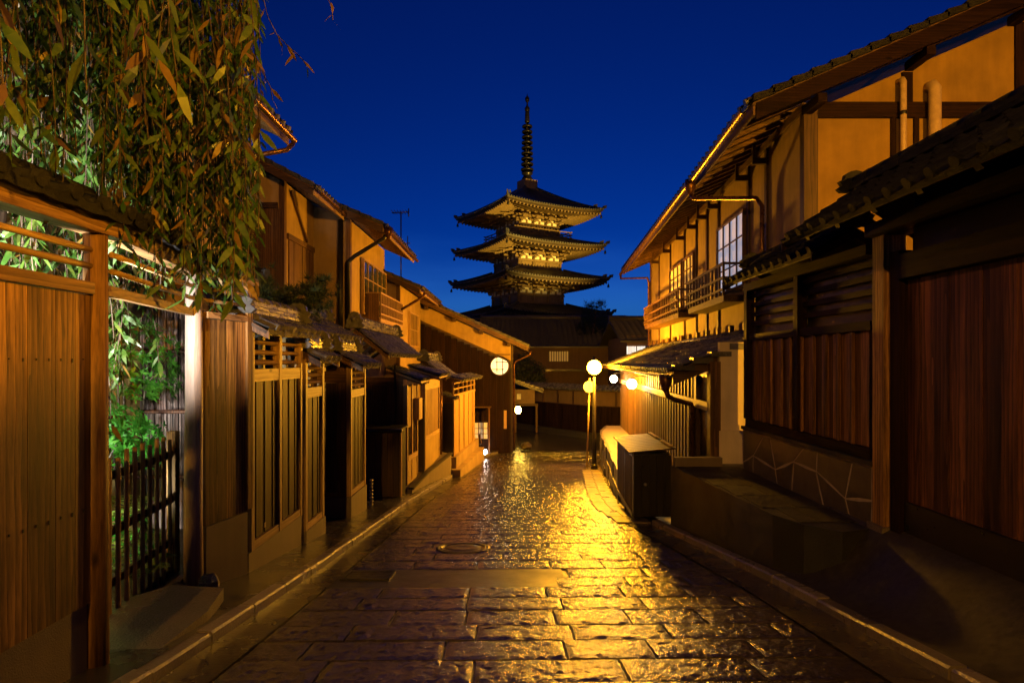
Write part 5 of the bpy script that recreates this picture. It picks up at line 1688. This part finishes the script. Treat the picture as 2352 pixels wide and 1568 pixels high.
# near sprays at the top left
for k in range(26):
    u = rnd.uniform(-60, 420); y = rnd.uniform(2.6, 3.4)
    x = (u - 1176) / F * y
    strand(x, y, 4.6, rnd.uniform(2.75, 3.7), dryp=.4, size=1.2, keep=.6)
# outer twigs against the sky
for u, v0, v1 in ((640, -60, 100), (690, 80, 150), (760, -80, 50), (615, 100, 230)):
    p = at(u - 40, v0, 5.2); r_ = at(u, v1, 5.2)
    strand(p.x, 5.2, p.z, r_.z, lean=(r_.x - p.x, 0), dryp=.9, size=.9, keep=.7)
# leaves inside the garden, seen between the rails and through the gateway
for k in range(90):
    y = rnd.uniform(4.2, 6.0); x = rnd.uniform(-4.7, -3.2) - .12 * (y - 4)
    strand(x, y, rnd.uniform(2.5, 3.0), rnd.uniform(1.35, 2.1), dryp=.05, size=1.1, keep=.9)
for k in range(8):
    strand(rnd.uniform(-3.75, -3.45), rnd.uniform(5.0, 5.6), 2.3, rnd.uniform(.9, 1.4), dryp=.1, size=1.2, keep=.8)
# the largest leaves in view become leaves of their own
camp = Vector((0, 0, 1.6))
def shown(b):
    p = b[0]
    u = 1176 + F * p.x / p.y; v = 830 - F * (p.z - 1.6) / p.y
    vis = -20 < u < 800 and -20 < v < 720
    return -(b[3] / (p - camp).length) if vis else 0
big.sort(key=shown)
LEAFM = {}
def leaf_mesh(dr):
    q = MB(); leaf_quadset(q, Vector((0, 0, 0)), Vector((0, 0, -1)), Vector((0, -1, 0)), .12, .03)
    return q.mesh('leaf', M['leaf_dry' if dr else 'leaf'], (0, 0, 0))
LEAFM = {True: leaf_mesh(True), False: leaf_mesh(False)}
for b in big[:290]:
    p, d, nn, L, W, dr = b
    d = d.normalized(); s = d.cross(nn).normalized(); n2 = s.cross(d)
    m = Matrix((s, -n2, -d)).transposed().to_4x4() @ Matrix.Scale(L / .12, 4)
    m.translation = p
    inst('leaf', LEAFM[dr], wt, m)
for p, d, nn, L, W, dr in big[290:]:
    leaf_quadset(dry if dr else fol, p, d, nn, L, W)
props(fol.build('green_foliage', M['leaf'], wt), kind='stuff')
props(dry.build('autumn_foliage', M['leaf_dry'], wt), kind='stuff')
props(twig.build('hanging_twigs', M['bark'], wt), kind='stuff')

def shrub(name, label, c, rad, n, mat, L=.1, W=.025, per=7, stem=True, cat='shrub'):
    t = thing(name, label, cat, (c[0], c[1], -.65))
    q = MB()
    for k in range(n):
        a = rnd.uniform(0, 6.283); e = math.acos(rnd.uniform(-.7, 1)); rr_ = rnd.uniform(.55, 1) ** .6
        p = Vector(c) + Vector((rad[0] * rr_ * math.sin(e) * math.cos(a), rad[1] * rr_ * math.sin(e) * math.sin(a), rad[2] * rr_ * math.cos(e)))
        up = (p - Vector(c)); up.z = abs(up.z) + .1; up.normalize()
        s0 = up.orthogonal().normalized(); s1 = up.cross(s0)
        for j in range(per):
            b = 6.283 * j / per + rnd.uniform(-.3, .3)
            d = (s0 * math.cos(b) + s1 * math.sin(b)) + up * rnd.uniform(.1, .6)
            leaf_quadset(q, p, d, up, L * rnd.uniform(.7, 1.2), W)
    q.build('leaves', mat, t)
    if stem:
        sm = MB()
        for k in range(5):
            a = rnd.uniform(0, 6.28)
            sm.tube([(c[0], c[1], -.68), (c[0] + .3 * rad[0] * math.cos(a), c[1] + .3 * rad[1] * math.sin(a), c[2] - rad[2] * .4), (c[0] + .7 * rad[0] * math.cos(a), c[1] + .7 * rad[1] * math.sin(a), c[2] + rad[2] * .3)], [.018, .012, .006], 5)
        sm.build('stems', M['bark'], t)
    return t
shrub('garden_shrub', 'bright green rosette shrub above the bamboo gate', (-4.55, 6.7, .72), (.75, .5, .42), 230, M['shrub'], .11, .03)
shrub('garden_shrub', 'leafy shrub climbing before the brushwood fence', (-4.7, 7.4, 1.55), (.8, .4, .62), 170, M['shrub'], .09, .026)
shrub('garden_shrub', 'dark low shrub behind the lower gate rails', (-4.3, 6.4, -.3), (.7, .4, .3), 110, M['shrub'], .07, .022)
def fern(p, label, n=11, Lf=.62):
    t = thing('fern', label, 'fern', p, 'ferns behind the bamboo gate')
    for k in range(n):
        a = 6.283 * k / n + rnd.uniform(-.3, .3); q = MB()
        base = Vector(p); pts = []
        for j in range(13):
            s = j / 12
            r_ = Lf * s * (.9 - .15 * s); z = Lf * (.95 * s - .62 * s * s) + .05
            pts.append(base + Vector((math.cos(a) * r_, math.sin(a) * r_, z)))
        q.tube(pts[::3], .004, 3, False)
        for j in range(2, 13):
            d = (pts[j] - pts[j - 1]).normalized(); s = d.cross(Vector((0, 0, 1))).normalized(); n2 = s.cross(d)
            L = .14 * math.sin(math.pi * min(1, (j - .5) / 12.5)) ** .7 * Lf / .62
            for sg in (-1, 1):
                leaf_quadset(q, pts[j], s * sg + d * .35, n2, L, .026)
        q.build('frond', M['fern'], t)
    return t
fern((-4.05, 6.2, -.5), 'pale green fern right behind the middle pickets')
fern((-4.4, 6.5, -.25), 'tall pale fern below the bright rosette shrub', 12, .75)
fern((-3.75, 6.05, -.62), 'small fern low by the gate stile', 9, .5)
fern((-4.15, 5.7, -.55), 'fern behind the leftmost pickets', 10, .6)

# low spreading pine beside the first tiled roof
pn = thing('garden_pine', 'dark low pine spreading over the first tiled wall roof', 'tree', (-4.1, 9.6, -1.2))
MB().tube([(-4.5, 9.8, -1.3), (-4.45, 9.8, 1.0), (-4.2, 9.7, 2.3), (-3.7, 9.6, 2.75)], [.09, .08, .06, .03], 8).build('trunk', M['bark'], pn)
def pine_crown(parent, spots, Ln, per=26, up=.4, wid=.007):
    q = MB()
    for p, r_ in spots:
        for k in range(per):
            d = Vector((rnd.gauss(0, 1), rnd.gauss(0, 1), rnd.gauss(up, .7))).normalized()
            s = d.orthogonal().normalized() * wid
            e = p + d * Ln * rnd.uniform(.6, 1.1)
            i = q.add([p - s, p + s, e]); q.face([i, i + 1, i + 2])
    return q.build('crown', M['pine'], parent)
sp_ = []
for k in range(420):
    t = rnd.random()
    x = -4.75 + 1.75 * t + rnd.gauss(0, .1)
    sp_.append((Vector((x, 9.6 + rnd.gauss(0, .35), 2.62 + .22 * math.sin(t * 7) + rnd.gauss(0, .13) + .12 * (1 - t))), 1))
pine_crown(pn, sp_, .16)
br = MB()
for k in range(8): br.tube([(-4.2, 9.7, 2.3), (-4.2 + rnd.uniform(-.6, 1.1), 9.6 + rnd.uniform(-.4, .4), 2.7)], [.025, .008], 5)
br.build('boughs', M['bark'], pn)
# pine silhouette in front of the pagoda, small tree by the lane
pn2 = thing('distant_pine', 'dark pine silhouette against the sky right of the pagoda', 'tree', (6.2, 46, -2.8))
MB().tube([(6.2, 46, -2.8), (6.1, 46, 2.5), (6.3, 46, 5.4)], [.2, .15, .05], 8).build('trunk', M['bark'], pn2)
sp_ = []
for k in range(190):
    a = rnd.uniform(0, 6.28); t = rnd.random(); r_ = (1.5 - .75 * t) * math.sqrt(rnd.random())
    sp_.append((Vector((6.25 + r_ * math.cos(a), 46 + r_ * math.sin(a), 3.5 + 2.5 * t)), 1))
pine_crown(pn2, sp_, .5, 15, 1.3, .014)
tr = thing('lane_tree', 'small loose-leaved tree standing behind the lane wall', 'tree', (1.05, 41.5, -2.7))
MB().tube([(1.1, 41.6, -2.75), (1.15, 41.6, -.8), (1.0, 41.6, 1.0)], [.09, .07, .03], 7).build('trunk', M['bark'], tr)
q = MB()
for k in range(1700):
    c = rnd.choice(((.9, 1.5, .7), (1.6, .9, .75), (.6, .7, .6), (1.3, .2, .75), (1.9, .3, .5)))
    v_ = Vector((rnd.gauss(0, 1), rnd.gauss(0, 1), rnd.gauss(0, 1))).normalized() * c[2] * rnd.random() ** .45
    p = Vector((c[0], 41.5, c[1])) + v_
    leaf_quadset(q, p, Vector((rnd.gauss(0, 1), rnd.gauss(0, 1), rnd.gauss(-.2, 1))), Vector((0, -1, .4)), .17, .07)
q.build('crown', M['far_leaf'], tr)

# ================================================================ street lamps, sign, lanterns
def emitter(name, label, cat, loc, r, col, strength, parent=None, sq=1.0):
    m = glow(name + '_light', col, strength)
    return MB().ball(loc, r, 20, 12, sq).build('lamp_globe', m, parent)

LAMP_P = Vector((2.97, 22.0, zs(22)))
lp = thing('street_lamp', 'lit globe street lamp on a black pole at the right kerb', 'street lamp', LAMP_P)
MB().tube([LAMP_P, LAMP_P + Vector((0, 0, .9)), LAMP_P + Vector((0, 0, 3.36))], [.085, .07, .055], 12).build('pole', M['iron'], lp)
MB().lathe([(.13, 0), (.12, .12), (.09, .18)], LAMP_P, 12).build('pole_base', M['iron'], lp)
MB().lathe([(.06, 0), (.10, .05), (.10, .09), (.07, .1)], LAMP_P + Vector((0, 0, 3.34)), 12).build('collar', M['iron'], lp)
MB().lathe([(.02, .0), (.13, .02), (.05, .08), (.015, .14)], LAMP_P + Vector((0, 0, 3.91)), 12).build('cap', M['iron'], lp)
emitter('street_lamp', '', '', LAMP_P + Vector((0, 0, 3.66)), .26, SODIUM, 1800, lp)

sg = thing('round_sign', 'round traffic sign on a thin leaning pole beside the street lamp', 'sign', (2.76, 22.5, zs(22.5)))
b0 = Vector((2.76, 22.5, zs(22.5))); t0 = at(1355, 868, 22.5)
MB().tube([b0, t0], .03, 8).build('pole', M['pvc'], sg)
sc_ = at(1353, 888, 22.47)
n = 28
MB().prism([(sc_.x + .21 * math.cos(2*math.pi*k/n), 22.44, sc_.z + .21 * math.sin(2*math.pi*k/n)) for k in range(n)], (0, .012, 0)).build('disc', M['signwhite'], sg)
for dz in (-.09, .09): MB().box(sc_.x - .05, sc_.x + .05, 22.456, 22.5, sc_.z + dz - .015, sc_.z + dz + .015).build('clamp', M['steel'], sg)

def wall_lamp(label, y, strength):
    x = LX + K * y - .42; z = .9
    t = thing('wall_lamp', label, 'lamp', (x, y, z))
    emitter('wall_lamp', '', '', (x, y, z), .15, (1.0, .66, .3), strength * .6, t)
    MB().tube([(x, y, z + .11), (x, y, z + .2), (x + .1, y, z + .24), (x + .40, y, z + .24)], .014, 6).build('arm', M['iron'], t)
    MB().lathe([(.05, .1), (.06, .12), (.03, .15)], (x, y, z), 10).build('cap', M['iron'], t)
wall_lamp('bright globe lamp on the townhouse wall above the cabinet', 19.0, 180)
wall_lamp('bright globe lamp at the far end of the townhouse wall', 24.6, 180)

lt = thing('hanging_lantern', 'small egg-shaped yellow lantern hanging in the lane', 'lantern', (.33, 33, -1.2))
p = at(1190, 941, 33)
emitter('hanging_lantern', '', '', p, .17, (1.0, .62, .08), 90, lt, 1.25)
MB().tube([(.02, 33, p.z + .42), (p.x, 33, p.z + .42), (p.x, 33, p.z + .2)], .02, 6).build('bracket', M['iron'], lt)
MB().lathe([(.07, .19), (.16, .22), (.05, .3)], p, 10).build('cap', M['iron'], lt)

gl_ = thing('ground_light', 'small white ground light glowing at the foot of the corner house', 'lamp', (-1.2, 27.2, zs(27)))
MB().box(-1.32, -1.12, 27.15, 27.3, zs(27) + .06, zs(27) + .16).build('housing', M['iron'], gl_)
MB().box(-1.31, -1.13, 27.12, 27.148, zs(27) + .08, zs(27) + .2).build('lens', glow('ground_light_lens', WHITE, 120), gl_)

# two lamps behind the viewpoint: one beyond the gate roof, one further up the street
def rear_lamp(label, base, h, strength, col=SODIUM):
    t = thing('street_lamp', label, 'street lamp', base)
    p = Vector(base)
    MB().tube([p, p + Vector((0, 0, h))], [.08, .055], 12).build('pole', M['iron'], t)
    MB().lathe([(.06, 0), (.10, .05), (.10, .09), (.07, .1)], p + Vector((0, 0, h - .02)), 12).build('collar', M['iron'], t)
    emitter('street_lamp_rear', '', '', p + Vector((0, 0, h + .26)), .13, col, strength * 2.37, t)
rear_lamp('street lamp behind the viewpoint beyond the right gate roof', (6.5, -3.0, .35), 4.0, 5000)
rear_lamp('street lamp at the left kerb behind the viewpoint', (-2.2, -7.0, 1.0), 4.6, 1900, (1.0, .43, .035))

def spot(name, label, loc, target, watt, col, angle, blend, parent_cat='floodlight', rad=.06):
    t = thing(name, label, parent_cat, loc)
    d = (Vector(target) - Vector(loc)).normalized()
    q = MB(); p = Vector(loc)
    q.tube([p - d * .22, p - d * .04], [.05, .085], 10); q.build('housing', M['iron'], t)
    ld = bpy.data.lights.new(name, 'SPOT'); ld.energy = watt; ld.color = col; ld.spot_size = R(angle); ld.spot_blend = blend; ld.shadow_soft_size = rad
    o = bpy.data.objects.new('spot_lamp', ld); COL.objects.link(o)
    o.parent = t; o.location = d * .02
    o.rotation_euler = d.to_track_quat('-Z', 'Y').to_euler()
    return t
spot('garden_floodlight', 'white garden floodlight fixed low behind the board fence', (-3.08, 3.55, 1.55), (-4.0, 4.75, 2.35), 1400, WHITE, 104, .5)
spot('garden_floodlight', 'white garden spotlight on the soil aimed at the shrubs', (-4.1, 5.0, -.4), (-4.7, 7.2, .45), 900, (.95, 1.0, .85), 70, .5)
spot('pagoda_floodlight', 'golden floodlight on the ground right of the pagoda', (17.5, 45, 0.5), (3.0, 66.0, 17.2), 95000, FLOOD, 33, .8, rad=.15)
